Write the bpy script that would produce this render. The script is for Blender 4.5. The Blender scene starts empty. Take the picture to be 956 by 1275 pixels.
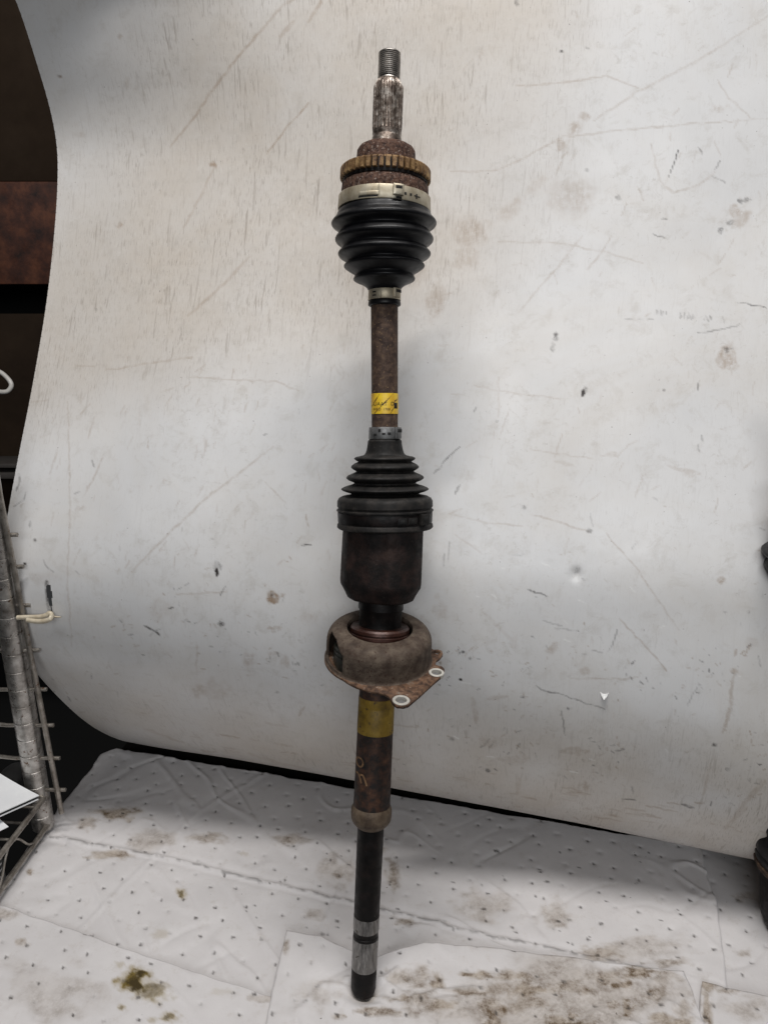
import bpy, bmesh, math, random
import numpy as np
from mathutils import Vector, Matrix

R = math.radians
random.seed(7)
SC = bpy.context.scene
COL = SC.collection

# ------------------------------------------------------------------ camera
CAM_H, PITCH, FPX, PW, PH = 0.727, 17.0, 957.0, 956.0, 1275.0
CAM = Vector((0.0, 0.0, CAM_H))
cd = bpy.data.cameras.new('camera')
cd.sensor_fit = 'VERTICAL'
cd.sensor_height = 24.0
cd.lens = FPX / PH * 24.0
cd.clip_start = 0.01
cd.clip_end = 100
cam = bpy.data.objects.new('camera', cd)
COL.objects.link(cam)
cam.location = CAM
cam.rotation_euler = (R(90 - PITCH), 0, 0)
SC.camera = cam

# ------------------------------------------------------------------ world and lamps (indoor: fluorescent batten overhead, added fill behind the camera)
w = bpy.data.worlds.new('World')
SC.world = w
w.use_nodes = True
bg = w.node_tree.nodes['Background']
bg.inputs[0].default_value = (0.95, 0.97, 1.0, 1)
bg.inputs[1].default_value = 0.03


def area(name, loc, target, sx, sy, watts, color):
    l = bpy.data.lights.new(name, 'AREA')
    l.shape = 'RECTANGLE'
    l.size, l.size_y = sx, sy
    l.energy = watts
    l.color = color
    o = bpy.data.objects.new(name, l)
    COL.objects.link(o)
    o.location = loc
    o.rotation_euler = (Vector(target) - Vector(loc)).to_track_quat('-Z', 'Y').to_euler()
    return o


area('ceiling_lamp', (0.05, 0.36, 2.25), (0.0, 0.75, 0.3), 1.3, 0.09, 36, (1.0, 0.975, 0.95))
area('front_fill', (0.15, -1.8, 1.42), (0.0, 0.9, 0.5), 1.7, 0.9, 26, (0.96, 0.98, 1.0))  # added soft fill from behind the camera, not a real fixture

SC.view_settings.view_transform = 'Standard'
SC.view_settings.look = 'None'
SC.view_settings.exposure = 0.0
SC.view_settings.gamma = 1.0
SC.view_settings.use_curve_mapping = False
SC.render.engine = 'CYCLES'
SC.cycles.max_bounces = 6
SC.cycles.use_denoising = True

# ------------------------------------------------------------------ measuring helpers
FW = Vector((0, math.cos(R(PITCH)), -math.sin(R(PITCH))))
UP = Vector((0, math.sin(R(PITCH)), math.cos(R(PITCH))))
RT = Vector((1, 0, 0))


def ray(px, py):
    return FW + RT * ((px - PW / 2) / FPX) + UP * ((PH / 2 - py) / FPX)


def on_plane(px, py, p0, n):
    d = ray(px, py)
    return CAM + d * ((p0 - CAM).dot(n) / d.dot(n))


def ground(px, py, z=0.0):
    return on_plane(px, py, Vector((0, 0, z)), Vector((0, 0, 1)))


def at_depth(px, py, dep):
    return CAM + ray(px, py) * dep


def depth(p):
    return (p - CAM).dot(FW)


def np_project(P):
    """sheet / pad points -> where they were measured on the photograph"""
    D = P - np.array(CAM)
    dz = D @ np.array(FW)
    return PW / 2 + FPX * (D @ np.array(RT)) / dz, PH / 2 - FPX * (D @ np.array(UP)) / dz


def catmull(pts, n=8):
    pts = [tuple(p) for p in pts]
    P = np.array([pts[0]] + pts + [pts[-1]], float)
    out = []
    for i in range(1, len(P) - 2):
        p0, p1, p2, p3 = P[i - 1], P[i], P[i + 1], P[i + 2]
        for k in range(n):
            t = k / n
            out.append(0.5 * (2 * p1 + (p2 - p0) * t + (2 * p0 - 5 * p1 + 4 * p2 - p3) * t * t
                              + (3 * p1 - p0 - 3 * p2 + p3) * t ** 3))
    out.append(P[-2])
    return np.array(out)


def vnoise(x, y, seed=0):
    rng = np.random.RandomState(seed)
    T = rng.rand(256, 256)
    xi, yi = np.floor(x).astype(int), np.floor(y).astype(int)
    fx, fy = x - xi, y - yi
    fx = fx * fx * (3 - 2 * fx)
    fy = fy * fy * (3 - 2 * fy)
    a, b = T[xi % 256, yi % 256], T[(xi + 1) % 256, yi % 256]
    c, d = T[xi % 256, (yi + 1) % 256], T[(xi + 1) % 256, (yi + 1) % 256]
    return (a * (1 - fx) + b * fx) * (1 - fy) + (c * (1 - fx) + d * fx) * fy


def fbm(x, y, seed=0, o=4):
    s, a, t = 0, 1.0, 0
    for i in range(o):
        s = s + a * vnoise(x * 2 ** i + 17.3 * i, y * 2 ** i + 9.1 * i, seed + i)
        t += a
        a *= 0.5
    return s / t


def sstep(a, b, x):
    t = np.clip((x - a) / (b - a), 0, 1)
    return t * t * (3 - 2 * t)


# ------------------------------------------------------------------ object helpers
def tag(o, label=None, cat=None, group=None, kind=None):
    for k, v in (('label', label), ('category', cat), ('group', group), ('kind', kind)):
        if v:
            o[k] = v
    return o


def empty(name, loc, label=None, cat=None, group=None):
    o = bpy.data.objects.new(name, None)
    COL.objects.link(o)
    o.location = loc
    o.empty_display_size = 0.02
    return tag(o, label, cat, group)


def link(name, me, m, parent=None, sharp=35):
    me.materials.append(m)
    o = bpy.data.objects.new(name, me)
    COL.objects.link(o)
    if parent:
        o.parent = parent
    if sharp is not None:
        me.shade_smooth()
        me.set_sharp_from_angle(angle=R(sharp))
    return o


def origin(parent):
    p = Vector((0, 0, 0))
    while parent is not None:
        p = p + parent.location
        parent = parent.parent
    return p


def mesh_obj(name, verts, faces, m, parent=None, sharp=35, fix=True):
    """verts in world space; stored relative to the thing's base"""
    b = origin(parent)
    me = bpy.data.meshes.new(name)
    me.from_pydata([tuple(Vector(v) - b) for v in verts], [], faces)
    if fix:
        bm = bmesh.new()
        bm.from_mesh(me)
        bmesh.ops.recalc_face_normals(bm, faces=bm.faces)
        bm.to_mesh(me)
        bm.free()
    return link(name, me, m, parent, sharp)


def tube_geo(path, r, seg=10, caps=True):
    path = [Vector(p) for p in path]
    rr = r if hasattr(r, '__len__') else [r] * len(path)
    V, F = [], []
    ref = None
    for i, p in enumerate(path):
        d = (path[min(i + 1, len(path) - 1)] - path[max(i - 1, 0)]).normalized()
        if ref is None:
            ref = d.orthogonal().normalized()
        ref = (ref - d * ref.dot(d)).normalized()
        b = d.cross(ref)
        for k in range(seg):
            a = 2 * math.pi * k / seg
            V.append(p + (ref * math.cos(a) + b * math.sin(a)) * rr[i])
    for i in range(len(path) - 1):
        for k in range(seg):
            F.append((i * seg + k, i * seg + (k + 1) % seg, (i + 1) * seg + (k + 1) % seg, (i + 1) * seg + k))
    if caps:
        F.append(tuple(range(seg))[::-1])
        F.append(tuple(range((len(path) - 1) * seg, len(path) * seg)))
    return V, F


def tube(name, path, r, m, parent=None, seg=10):
    V, F = tube_geo(path, r, seg)
    return mesh_obj(name, V, F, m, parent, 50)


def box_geo(c, ex, ey, ez):
    """box from centre and three half-axis vectors, with a small chamfer"""
    V, F = [], []
    for sx in (-1, 1):
        for sy in (-1, 1):
            for sz in (-1, 1):
                V.append(c + ex * sx + ey * sy + ez * sz)
    F = [(0, 1, 3, 2), (4, 6, 7, 5), (0, 4, 5, 1), (2, 3, 7, 6), (0, 2, 6, 4), (1, 5, 7, 3)]
    return V, F


def box(name, c, ex, ey, ez, m, parent=None, bev=0.0):
    V, F = box_geo(Vector(c), Vector(ex), Vector(ey), Vector(ez))
    o = mesh_obj(name, V, F, m, parent, 35)
    if bev:
        bm = bmesh.new()
        bm.from_mesh(o.data)
        bmesh.ops.bevel(bm, geom=bm.edges[:], offset=bev, segments=2, affect='EDGES', profile=0.5)
        bm.to_mesh(o.data)
        bm.free()
        o.data.shade_smooth()
        o.data.set_sharp_from_angle(angle=R(40))
    return o


# ------------------------------------------------------------------ materials
class NT:
    def __init__(self, name):
        self.m = bpy.data.materials.new(name)
        self.m.use_nodes = True
        self.t = self.m.node_tree
        self.n = self.t.nodes
        self.b = self.n['Principled BSDF']
        self.tc = self.n.new('ShaderNodeTexCoord')

    def ln(self, a, b):
        self.t.links.new(a, b)

    def noise(self, scale, detail=5, rough=0.6, vec=None, stretch=None, dist=0.0):
        v = vec or self.tc.outputs['Object']
        if stretch:
            mp = self.n.new('ShaderNodeMapping')
            mp.inputs['Scale'].default_value = stretch
            self.ln(v, mp.inputs[0])
            v = mp.outputs[0]
        t = self.n.new('ShaderNodeTexNoise')
        t.inputs['Scale'].default_value = scale
        t.inputs['Detail'].default_value = detail
        t.inputs['Roughness'].default_value = rough
        t.inputs['Distortion'].default_value = dist
        self.ln(v, t.inputs['Vector'])
        return t.outputs['Fac']

    def ramp(self, fac, stops, interp='LINEAR'):
        r = self.n.new('ShaderNodeValToRGB')
        r.color_ramp.interpolation = interp
        e = r.color_ramp.elements
        while len(e) < len(stops):
            e.new(0.5)
        for i, (p, c) in enumerate(stops):
            e[i].position = p
            if not hasattr(c, '__len__'):
                c = (c, c, c)
            e[i].color = (*c[:3], 1)
        self.ln(fac, r.inputs[0])
        return r.outputs[0]

    def mix(self, fac, a, b):
        mx = self.n.new('ShaderNodeMix')
        mx.data_type = 'RGBA'
        for sock, v in ((mx.inputs[0], fac), (mx.inputs[6], a), (mx.inputs[7], b)):
            if hasattr(v, 'is_output'):
                self.ln(v, sock)
            elif hasattr(v, '__len__'):
                sock.default_value = (*v[:3], 1)
            else:
                sock.default_value = v
        return mx.outputs[2]

    def math(self, op, a, b=0.0, clamp=False):
        mt = self.n.new('ShaderNodeMath')
        mt.operation = op
        mt.use_clamp = clamp
        for i, v in enumerate((a, b)):
            if hasattr(v, 'is_output'):
                self.ln(v, mt.inputs[i])
            else:
                mt.inputs[i].default_value = v
        return mt.outputs[0]

    def attr(self, name):
        a = self.n.new('ShaderNodeAttribute')
        a.attribute_name = name
        return a.outputs['Fac']

    def bump(self, h, strength=0.3, dist=0.001, prev=None):
        b = self.n.new('ShaderNodeBump')
        b.inputs['Strength'].default_value = strength
        b.inputs['Distance'].default_value = dist
        self.ln(h, b.inputs['Height'])
        if prev:
            self.ln(prev, b.inputs['Normal'])
        return b.outputs[0]

    def set(self, color=None, rough=None, metal=None, normal=None, spec=None):
        for k, v in (('Base Color', color), ('Roughness', rough), ('Metallic', metal), ('Normal', normal),
                     ('Specular IOR Level', spec)):
            if v is None:
                continue
            s = self.b.inputs[k]
            if hasattr(v, 'is_output'):
                self.ln(v, s)
            elif hasattr(v, '__len__'):
                s.default_value = (*v[:3], 1)
            else:
                s.default_value = v
        return self.m


def plain(name, stops, scale=80, detail=6, rough=(0.5, 0.8), metal=0.0, bump=0.3, bscale=None, bdist=0.0008,
          stretch=None, spec=0.5, speck=None, lo=0.3, hi=0.7):
    """noise-mottled material: stops = colours from the low to the high end of the noise"""
    t = NT(name)
    f = t.noise(scale, detail, 0.65, stretch=stretch)
    n = len(stops)
    c = t.ramp(f, [(lo + (hi - lo) * i / max(1, n - 1), s) for i, s in enumerate(stops)])
    if speck:                                    # (colour, scale, threshold) small flecks of dirt or bare metal
        g = t.noise(speck[1], 3, 0.7)
        k = t.ramp(g, [(speck[2], 0.0), (speck[2] + 0.06, 1.0)])
        c = t.mix(k, c, speck[0])
    r = t.ramp(t.noise(scale * 1.7, 4), [(0.3, rough[0]), (0.7, rough[1])])
    nb = t.bump(t.noise(bscale or scale * 3, 6, 0.7), bump, bdist)
    return t.set(c, r, metal, nb, spec)


M = {}
M['rubber'] = plain('boot_rubber', [(0.003, 0.003, 0.0035), (0.005, 0.005, 0.006), (0.010, 0.010, 0.011)], 60, 5, (0.30, 0.5),
                    0, 0.12, 400, spec=0.22)
M['rubber_dusty'] = plain('dusty_boot_rubber', [(0.005, 0.005, 0.005), (0.011, 0.010, 0.0095), (0.030, 0.026, 0.023)], 90, 6,
                          (0.5, 0.75), 0, 0.3, 350, spec=0.22, speck=((0.09, 0.08, 0.075), 380, 0.69))
M['rust'] = plain('rusted_steel', [(0.012, 0.006, 0.005), (0.04, 0.018, 0.012), (0.085, 0.042, 0.026), (0.17, 0.11, 0.085)],
                  300, 6, (0.6, 0.9), 0.0, 0.9, 330, 0.0016, spec=0.3, speck=((0.26, 0.21, 0.18), 400, 0.60))
M['rust_bar'] = plain('rusted_bar_steel', [(0.018, 0.010, 0.008), (0.04, 0.024, 0.018), (0.075, 0.046, 0.032), (0.13, 0.085, 0.05)],
                      130, 8, (0.6, 0.85), 0.0, 0.6, 380, 0.0012, spec=0.3, speck=((0.20, 0.13, 0.065), 360, 0.62))
M['dark_steel'] = plain('greasy_shaded_steel', [(0.002, 0.0018, 0.0018), (0.004, 0.003, 0.003), (0.013, 0.008, 0.007)], 70, 6,  # greasy black, darkened further to carry the shade under the bracket
                        (0.35, 0.65), 0.0, 0.3, 380, spec=0.22, speck=((0.2, 0.18, 0.16), 330, 0.715))
M['stub'] = plain('worn_stub_steel', [(0.03, 0.018, 0.014), (0.15, 0.12, 0.10), (0.48, 0.44, 0.40)], 150, 7, (0.3, 0.55),
                  0.8, 0.2, 500)
M['thread'] = plain('thread_steel', [(0.14, 0.13, 0.12), (0.32, 0.30, 0.28), (0.5, 0.47, 0.44)], 90, 6, (0.28, 0.42),
                    0.85, 0.15, 500)
M['brass'] = plain('yellow_passivated_ring', [(0.05, 0.024, 0.010), (0.17, 0.095, 0.038), (0.36, 0.235, 0.105)], 120, 6,
                   (0.5, 0.75), 0.25, 0.4, 350, 0.001, speck=((0.06, 0.025, 0.012), 200, 0.60))
M['zinc'] = plain('dulled_zinc_band', [(0.26, 0.21, 0.14), (0.40, 0.35, 0.26), (0.50, 0.46, 0.37)], 60, 5, (0.35, 0.55), 0.55,
                  0.12, 400, speck=((0.16, 0.10, 0.05), 220, 0.70))
M['grey_band'] = plain('grey_steel_band', [(0.08, 0.08, 0.08), (0.17, 0.17, 0.17), (0.28, 0.28, 0.28)], 110, 6, (0.4, 0.6), 0.6,
                       0.15, 400)
M['hole'] = plain('dark_slot', [(0.004, 0.004, 0.004), (0.008, 0.007, 0.006)], 90, 3, (0.7, 0.9))
M['bracket'] = plain('dusty_rusted_pressing', [(0.022, 0.014, 0.010), (0.055, 0.038, 0.028), (0.10, 0.076, 0.057), (0.17, 0.135, 0.10)],
                     95, 8, (0.65, 0.9), 0.0, 0.6, 350, 0.0012, spec=0.3, speck=((0.04, 0.02, 0.013), 330, 0.60), lo=.22, hi=.80)
M['flange'] = plain('orange_rusted_plate', [(0.03, 0.017, 0.011), (0.075, 0.042, 0.027), (0.15, 0.082, 0.048), (0.16, 0.13, 0.105)], 120, 8,
                    (0.6, 0.9), 0.0, 0.6, 350, 0.0012, spec=0.3, speck=((0.30, 0.25, 0.21), 240, 0.64), lo=.34, hi=.66)
M['bare'] = plain('bare_worn_metal', [(0.45, 0.43, 0.39), (0.62, 0.60, 0.55)], 140, 5, (0.4, 0.6), 0.4, 0.15, 500)
M['seal'] = plain('red_brown_seal', [(0.018, 0.007, 0.005), (0.045, 0.017, 0.012), (0.075, 0.032, 0.022)], 90, 6, (0.3, 0.5), 0.3,
                  0.2, 400)
M['tube'] = plain('rusted_shaded_tube', [(0.003, 0.002, 0.002), (0.010, 0.005, 0.0035), (0.045, 0.018, 0.009), (0.095, 0.042, 0.02)], 95, 8,  # rust colours darkened to include the shade below the bracket
                  (0.5, 0.8), 0.0, 0.4, 420, 0.0007)
M['tube_band'] = plain('dirty_yellow_paint', [(0.10, 0.06, 0.007), (0.22, 0.135, 0.012), (0.31, 0.20, 0.028)], 70, 7, (0.5, 0.7), 0,
                       0.25, 380, speck=((0.05, 0.03, 0.015), 150, 0.62))
M['collar'] = plain('tan_rusty_collar', [(0.045, 0.028, 0.018), (0.10, 0.07, 0.045), (0.16, 0.12, 0.085)], 90, 6, (0.5, 0.8), 0.15,
                    0.35, 400)
M['ground_steel'] = plain('ground_bearing_steel', [(0.07, 0.066, 0.062), (0.19, 0.185, 0.18), (0.32, 0.31, 0.30)], 60, 6,
                          (0.3, 0.5), 0.8, 0.1, 300, stretch=(6, 6, 0.35), speck=((0.05, 0.04, 0.03), 160, 0.62))
M['bearing'] = plain('oily_bearing_steel', [(0.02, 0.02, 0.017), (0.05, 0.05, 0.042), (0.10, 0.10, 0.085)], 60, 5, (0.3, 0.5), 0.5)
M['joint_black'] = plain('brown_black_scaled_steel', [(0.003, 0.0024, 0.0024), (0.008, 0.0055, 0.005), (0.022, 0.012, 0.010), (0.034, 0.020, 0.016)], 55, 7, (0.5, 0.8), 0.0, 0.6, 260, 0.0014, spec=0.25, speck=((0.20, 0.17, 0.15), 300, 0.70))
M['chalk'] = plain('tan_paint_mark', [(0.08, 0.045, 0.022), (0.18, 0.10, 0.05), (0.27, 0.16, 0.08)], 260, 4, (0.7, 0.9))
M['ink'] = plain('black_print', [(0.01, 0.008, 0.005), (0.03, 0.02, 0.01)], 200, 3, (0.6, 0.8))
M['void'] = plain('dark_floor', [(0.0015, 0.0015, 0.0015), (0.003, 0.0027, 0.0024)], 3, 4, (0.8, 0.95))
M['bench'] = plain('dark_bench_board', [(0.005, 0.004, 0.0035), (0.010, 0.008, 0.007)], 8, 6, (0.8, 0.95), spec=0.2)
M['wall'] = plain('dark_brown_board', [(0.014, 0.009, 0.006), (0.026, 0.017, 0.011), (0.040, 0.027, 0.018)], 3, 7, (0.7, 0.9), spec=0.1)  # browns kept dark to hold the shade of the shelving
M['beam'] = plain('rusty_red_beam', [(0.012, 0.005, 0.004), (0.055, 0.018, 0.010), (0.12, 0.042, 0.02)], 26, 9, (0.5, 0.8), 0, 0.4,
                  120)
M['ledge'] = plain('grey_steel_ledge', [(0.06, 0.055, 0.05), (0.10, 0.09, 0.085)], 12, 5, (0.4, 0.6), 0.3)
M['chrome'] = plain('tarnished_chrome', [(0.16, 0.14, 0.125), (0.42, 0.40, 0.375), (0.62, 0.60, 0.575)], 60, 8, (0.22, 0.45), 0.85,
                    0.25, 260, speck=((0.13, 0.075, 0.045), 150, 0.62))
M['wire'] = plain('tarnished_wire', [(0.14, 0.12, 0.10), (0.42, 0.39, 0.35)], 90, 6, (0.25, 0.5), 0.7, 0.2, 300, speck=((0.12, 0.065, 0.035), 160, 0.62))
M['cream'] = plain('cream_coated_wire', [(0.36, 0.30, 0.21), (0.58, 0.52, 0.41)], 90, 5, (0.35, 0.5), 0.1)
M['white_hook'] = plain('white_coated_wire', [(0.45, 0.43, 0.40), (0.62, 0.60, 0.57)], 60, 5, (0.35, 0.5))
M['paper'] = plain('white_paper', [(0.70, 0.71, 0.73), (0.78, 0.79, 0.80)], 20, 3, (0.6, 0.8), 0, 0.05)
M['blackcard'] = plain('black_card', [(0.008, 0.010, 0.010), (0.016, 0.018, 0.017)], 40, 4, (0.4, 0.6))
M['white_print'] = plain('white_print', [(0.40, 0.40, 0.40), (0.55, 0.55, 0.55)], 200, 3, (0.6, 0.8))
M['grey_plastic'] = plain('grey_plastic', [(0.05, 0.05, 0.05), (0.08, 0.08, 0.08)], 20, 3, (0.4, 0.6))
M['flake'] = plain('white_plastic_flake', [(0.72, 0.72, 0.71), (0.8, 0.8, 0.79)], 60, 3, (0.4, 0.5))


def sticker_material():
    t = NT('worn_yellow_sticker')
    f = t.noise(90, 6, 0.6)
    c = t.ramp(f, [(0.3, (0.42, 0.22, 0.03)), (0.5, (0.66, 0.42, 0.03)), (0.68, (0.78, 0.55, 0.02))])
    tr = t.noise(60, 3, 0.5, stretch=(1, 1, 1))
    d = t.noise(35, 3, 0.5, stretch=(3.0, 1, -3.0))
    scr = t.ramp(d, [(0.47, 0.0), (0.49, 1.0), (0.51, 1.0), (0.53, 0.0)])
    c = t.mix(t.math('MULTIPLY', scr, 0.0), c, (0.10, 0.05, 0.01))
    return t.set(c, 0.45, 0.0, t.bump(tr, 0.2, 0.0006))


M['sticker'] = sticker_material()


def sheet_material():
    t = NT('scuffed_white_plastic')
    uv = t.n.new('ShaderNodeUVMap')
    uv.uv_map = 'UVMap'
    v = uv.outputs[0]
    grime, dark, brown, pale = t.attr('grime'), t.attr('dark'), t.attr('brown'), t.attr('pale')
    base = t.ramp(t.noise(5, 3, 0.6, v), [(0.3, (0.575, 0.58, 0.59)), (0.7, (0.68, 0.68, 0.685))])
    # beige grime film, mottled
    gm = t.math('MULTIPLY', grime, t.ramp(t.noise(9, 5, 0.7, v), [(0.2, 0.55), (0.75, 1.1)]), True)
    c = t.mix(gm, base, (0.50, 0.455, 0.405))
    # short hairlines running up the sheet
    s1 = t.noise(1.0, 3, 0.6, v, stretch=(900, 84, 1))
    k1 = t.ramp(s1, [(0.555, 0.0), (0.64, 1.0)])
    s2 = t.noise(1.0, 2, 0.5, v, stretch=(300, 24, 1), dist=0.6)
    k2 = t.ramp(s2, [(0.60, 0.0), (0.68, 1.0)])
    hair = t.math('MULTIPLY', t.math('MAXIMUM', k1, k2), t.math('MULTIPLY', grime, t.ramp(t.noise(14, 5, 0.7, v), [(0.35, 0.15), (0.65, 1.0)])), True)
    c = t.mix(t.math('MULTIPLY', hair, 0.62), c, (0.20, 0.165, 0.135))
    s3 = t.noise(1.0, 3, 0.6, v, stretch=(700, 90, 1))
    k3 = t.math('MULTIPLY', t.ramp(s3, [(0.34, 1.0), (0.42, 0.0)]), grime)
    c = t.mix(t.math('MULTIPLY', k3, 0.30), c, (0.66, 0.64, 0.61))
    # faint grey cloudy scuffing everywhere and random fine scratches
    sc = t.ramp(t.noise(38, 5, 0.75, v, dist=0.4), [(0.53, 0.0), (0.72, 0.5)])
    c = t.mix(t.math('MULTIPLY', sc, 0.75), c, (0.38, 0.35, 0.31))
    sc2 = t.ramp(t.noise(120, 5, 0.75, v, dist=0.8), [(0.55, 0.0), (0.70, 0.5)])
    sc2 = t.math('MULTIPLY', sc2, t.ramp(t.noise(6, 4, 0.7, v), [(0.42, 0.0), (0.62, 1.0)]))
    c = t.mix(sc2, c, (0.36, 0.335, 0.30))
    for st, ds, seed in (((230, 40, 1), 2.2, 0.70),):
        f = t.noise(1.0, 2, 0.4, v, stretch=st, dist=ds)
        k = t.ramp(f, [(seed, 0.0), (seed + 0.03, 1.0)])
        c = t.mix(t.math('MULTIPLY', k, 0.16), c, (0.30, 0.27, 0.24))
    sp = t.ramp(t.noise(260, 2, 0.5, v), [(0.745, 0.0), (0.77, 1.0)])
    c = t.mix(t.math('MULTIPLY', sp, 0.65), c, (0.12, 0.10, 0.085))
    brk = t.ramp(t.noise(130, 5, 0.8, v), [(0.34, 0.15), (0.52, 1.15)])
    cl = t.ramp(t.noise(3.2, 6, 0.7, v, dist=0.8), [(0.45, 0.0), (0.72, 0.5)])
    c = t.mix(cl, c, (0.54, 0.50, 0.45))
    c = t.mix(t.math('MULTIPLY', brown, brk, True), c, (0.30, 0.225, 0.165))
    c = t.mix(t.math('MULTIPLY', dark, brk, True), c, (0.035, 0.03, 0.028))
    c = t.mix(pale, c, (0.78, 0.78, 0.77))
    nb = t.bump(t.noise(420, 4, 0.6, v), 0.10, 0.0004)
    nb = t.bump(hair, 0.25, 0.0005, nb)
    nb = t.bump(t.noise(7, 3, 0.5, v), 0.25, 0.004, nb)
    r = t.ramp(t.noise(25, 6, 0.7, v), [(0.3, 0.30), (0.7, 0.46)])
    return t.set(c, r, 0, nb, 0.55)


M['sheet'] = sheet_material()


def pad_material():
    t = NT('absorbent_pad_felt')
    uv = t.n.new('ShaderNodeUVMap')
    uv.uv_map = 'UVMap'
    v = uv.outputs[0]
    dirt, spot, oil = t.attr('dirt'), t.attr('spot'), t.attr('oil')
    c = t.ramp(t.noise(11, 7, 0.65, v), [(0.3, (0.57, 0.55, 0.55)), (0.7, (0.65, 0.63, 0.63))])
    c = t.mix(t.ramp(t.noise(60, 5, 0.75, v), [(0.55, 0.0), (0.75, 0.45)]), c, (0.45, 0.41, 0.37))
    dk = t.ramp(t.noise(75, 6, 0.8, v), [(0.36, 0.0), (0.64, 1.0)])
    dk = t.math('MULTIPLY', dk, t.ramp(t.noise(26, 4, 0.6, v, dist=1.0), [(0.38, 0.3), (0.58, 1.3)]))
    dk = t.math('MULTIPLY', dirt, dk, True)
    c = t.mix(t.math('MULTIPLY', dirt, 0.70), c, (0.40, 0.325, 0.24))
    c = t.mix(t.math('MULTIPLY', dk, 1.35, True), c, (0.13, 0.092, 0.06))
    ok = t.ramp(t.noise(50, 6, 0.7, v), [(0.3, 0.5), (0.6, 1.0)])
    c = t.mix(t.math('MULTIPLY', oil, ok, True), c, (0.26, 0.19, 0.055))
    oc_ = t.math('MULTIPLY', oil, t.ramp(t.noise(34, 6, 0.7, v), [(0.3, 0.45), (0.62, 1.0)]))
    c = t.mix(t.ramp(oc_, [(0.45, 0.0), (0.95, 0.95)]), c, (0.045, 0.032, 0.014))
    sp = t.ramp(t.noise(170, 2, 0.5, v), [(0.76, 0.0), (0.78, 0.8)])
    c = t.mix(sp, c, (0.10, 0.085, 0.07))
    c = t.mix(spot, c, (0.05, 0.045, 0.04))
    nb = t.bump(t.noise(900, 3, 0.6, v), 0.25, 0.0004)
    nb = t.bump(t.noise(120, 6, 0.7, v), 0.2, 0.0008, nb)
    return t.set(c, 0.92, 0, nb, 0.15)


M['pad'] = pad_material()

# ------------------------------------------------------------------ the setting behind and below
YAW = R(14)
U = Vector((math.cos(YAW), -math.sin(YAW), 0))     # along the sheet, to the right
NB = Vector((math.sin(YAW), math.cos(YAW), 0))     # away from the viewer


def quad_slab(name, corners, thick, m, kind=None):
    V = [Vector(c) for c in corners] + [Vector(c) - Vector((0, 0, thick)) for c in corners]
    F = [(0, 1, 2, 3), (7, 6, 5, 4), (0, 4, 5, 1), (1, 5, 6, 2), (2, 6, 7, 3), (3, 7, 4, 0)]
    o = mesh_obj(name, V, F, m, None, 30)
    return tag(o, kind=kind)


quad_slab('floor', [(-3, -1.0, -0.85), (3, -1.0, -0.85), (3, 3.2, -0.85), (-3, 3.2, -0.85)], 0.05, M['void'], 'structure')
gl0, gl1 = ground(148, 938, -0.006), ground(8, 1118, -0.006)
gd = (gl0 - gl1).normalized()
bt = quad_slab('bench_top', [gl1 - gd * 0.45, gl0 + gd * 0.30, gl0 + gd * 0.05 + U * 1.7, gl1 - gd * 0.45 + U * 1.9], 0.05,
               M['bench'], 'structure')
bt['label'] = 'dark bench top under the pads'

WY = 1.95                                          # boards behind the sheet


def wz(py):
    return on_plane(30, py, Vector((0, WY, 0)), Vector((0, 1, 0))).z


def board(name, y0, y1, front, thick, m):
    z1, z0 = wz(y0), wz(y1)
    return box(name, (-0.6, front + thick / 2, (z0 + z1) / 2), (1.1, 0, 0), (0, thick / 2, 0), (0, 0, (z1 - z0) / 2), m, None, 0.004)


ob = board('back_wall', -160, 226, WY, 0.03, M['wall'])
tag(ob, kind='structure')
ob = board('back_wall', 391, 640, WY, 0.03, M['wall'])
tag(ob, kind='structure')
ob = board('back_wall', 300, 470, WY + 0.35, 0.03, M['void'])  # black board standing in for the darkness behind the gap
tag(ob, kind='structure')
ob = board('beam', 228, 354, WY - 0.035, 0.06, M['beam'])
tag(ob, 'rusty red-brown horizontal beam on the dark wall behind the sheet', 'beam')
ledge = empty('wall_ledge', (-0.6, WY - 0.06, wz(580)), 'narrow grey double-edged ledge low on the dark back wall', 'ledge')
for y0, y1 in ((567, 572), (578, 585)):
    z1, z0 = wz(y0), wz(y1)
    box('lip', (-0.6, WY - 0.05, (z0 + z1) / 2), (1.1, 0, 0), (0, 0.045, 0), (0, 0, (z1 - z0) / 2), M['ledge'], ledge, 0.002)

hk = empty('wall_hook', at_depth(0, 475, 1.6), 'small white coated J-shaped hook in front of the dark brown wall', 'hook')
hp = catmull([(-26, 458), (-12, 459), (0, 463), (7, 468), (13, 475), (14.5, 481), (10, 487), (2, 488), (-6, 486)], 6)
tube('bent_wire', [at_depth(x, y, 1.6) for x, y in hp], 0.0048, M['white_hook'], hk)
tube('shank', [at_depth(-26, 458, 1.6), at_depth(-34, 450, 1.7), at_depth(-40, 445, 1.98)], 0.0046, M['white_hook'], hk)

# ------------------------------------------------------------------ the white sheet
EDGE = [(-14, -75), (2, -38), (20, 0), (34, 40), (48, 85), (60, 125), (68, 160), (72, 192), (72, 228), (69.5, 272), (64, 330), (57, 385),
        (48, 440), (37, 500), (25, 560), (14, 618), (6, 668), (3, 712), (8, 757), (22, 800), (46, 838), (76, 871), (106, 898),
        (134, 915), (162, 924)]
L0 = ground(165, 926, 0.022)
prof = []
for x, y in EDGE:
    p = on_plane(x, y, L0, U)
    prof.append(((p - L0).dot(NB), p.z))
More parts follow.
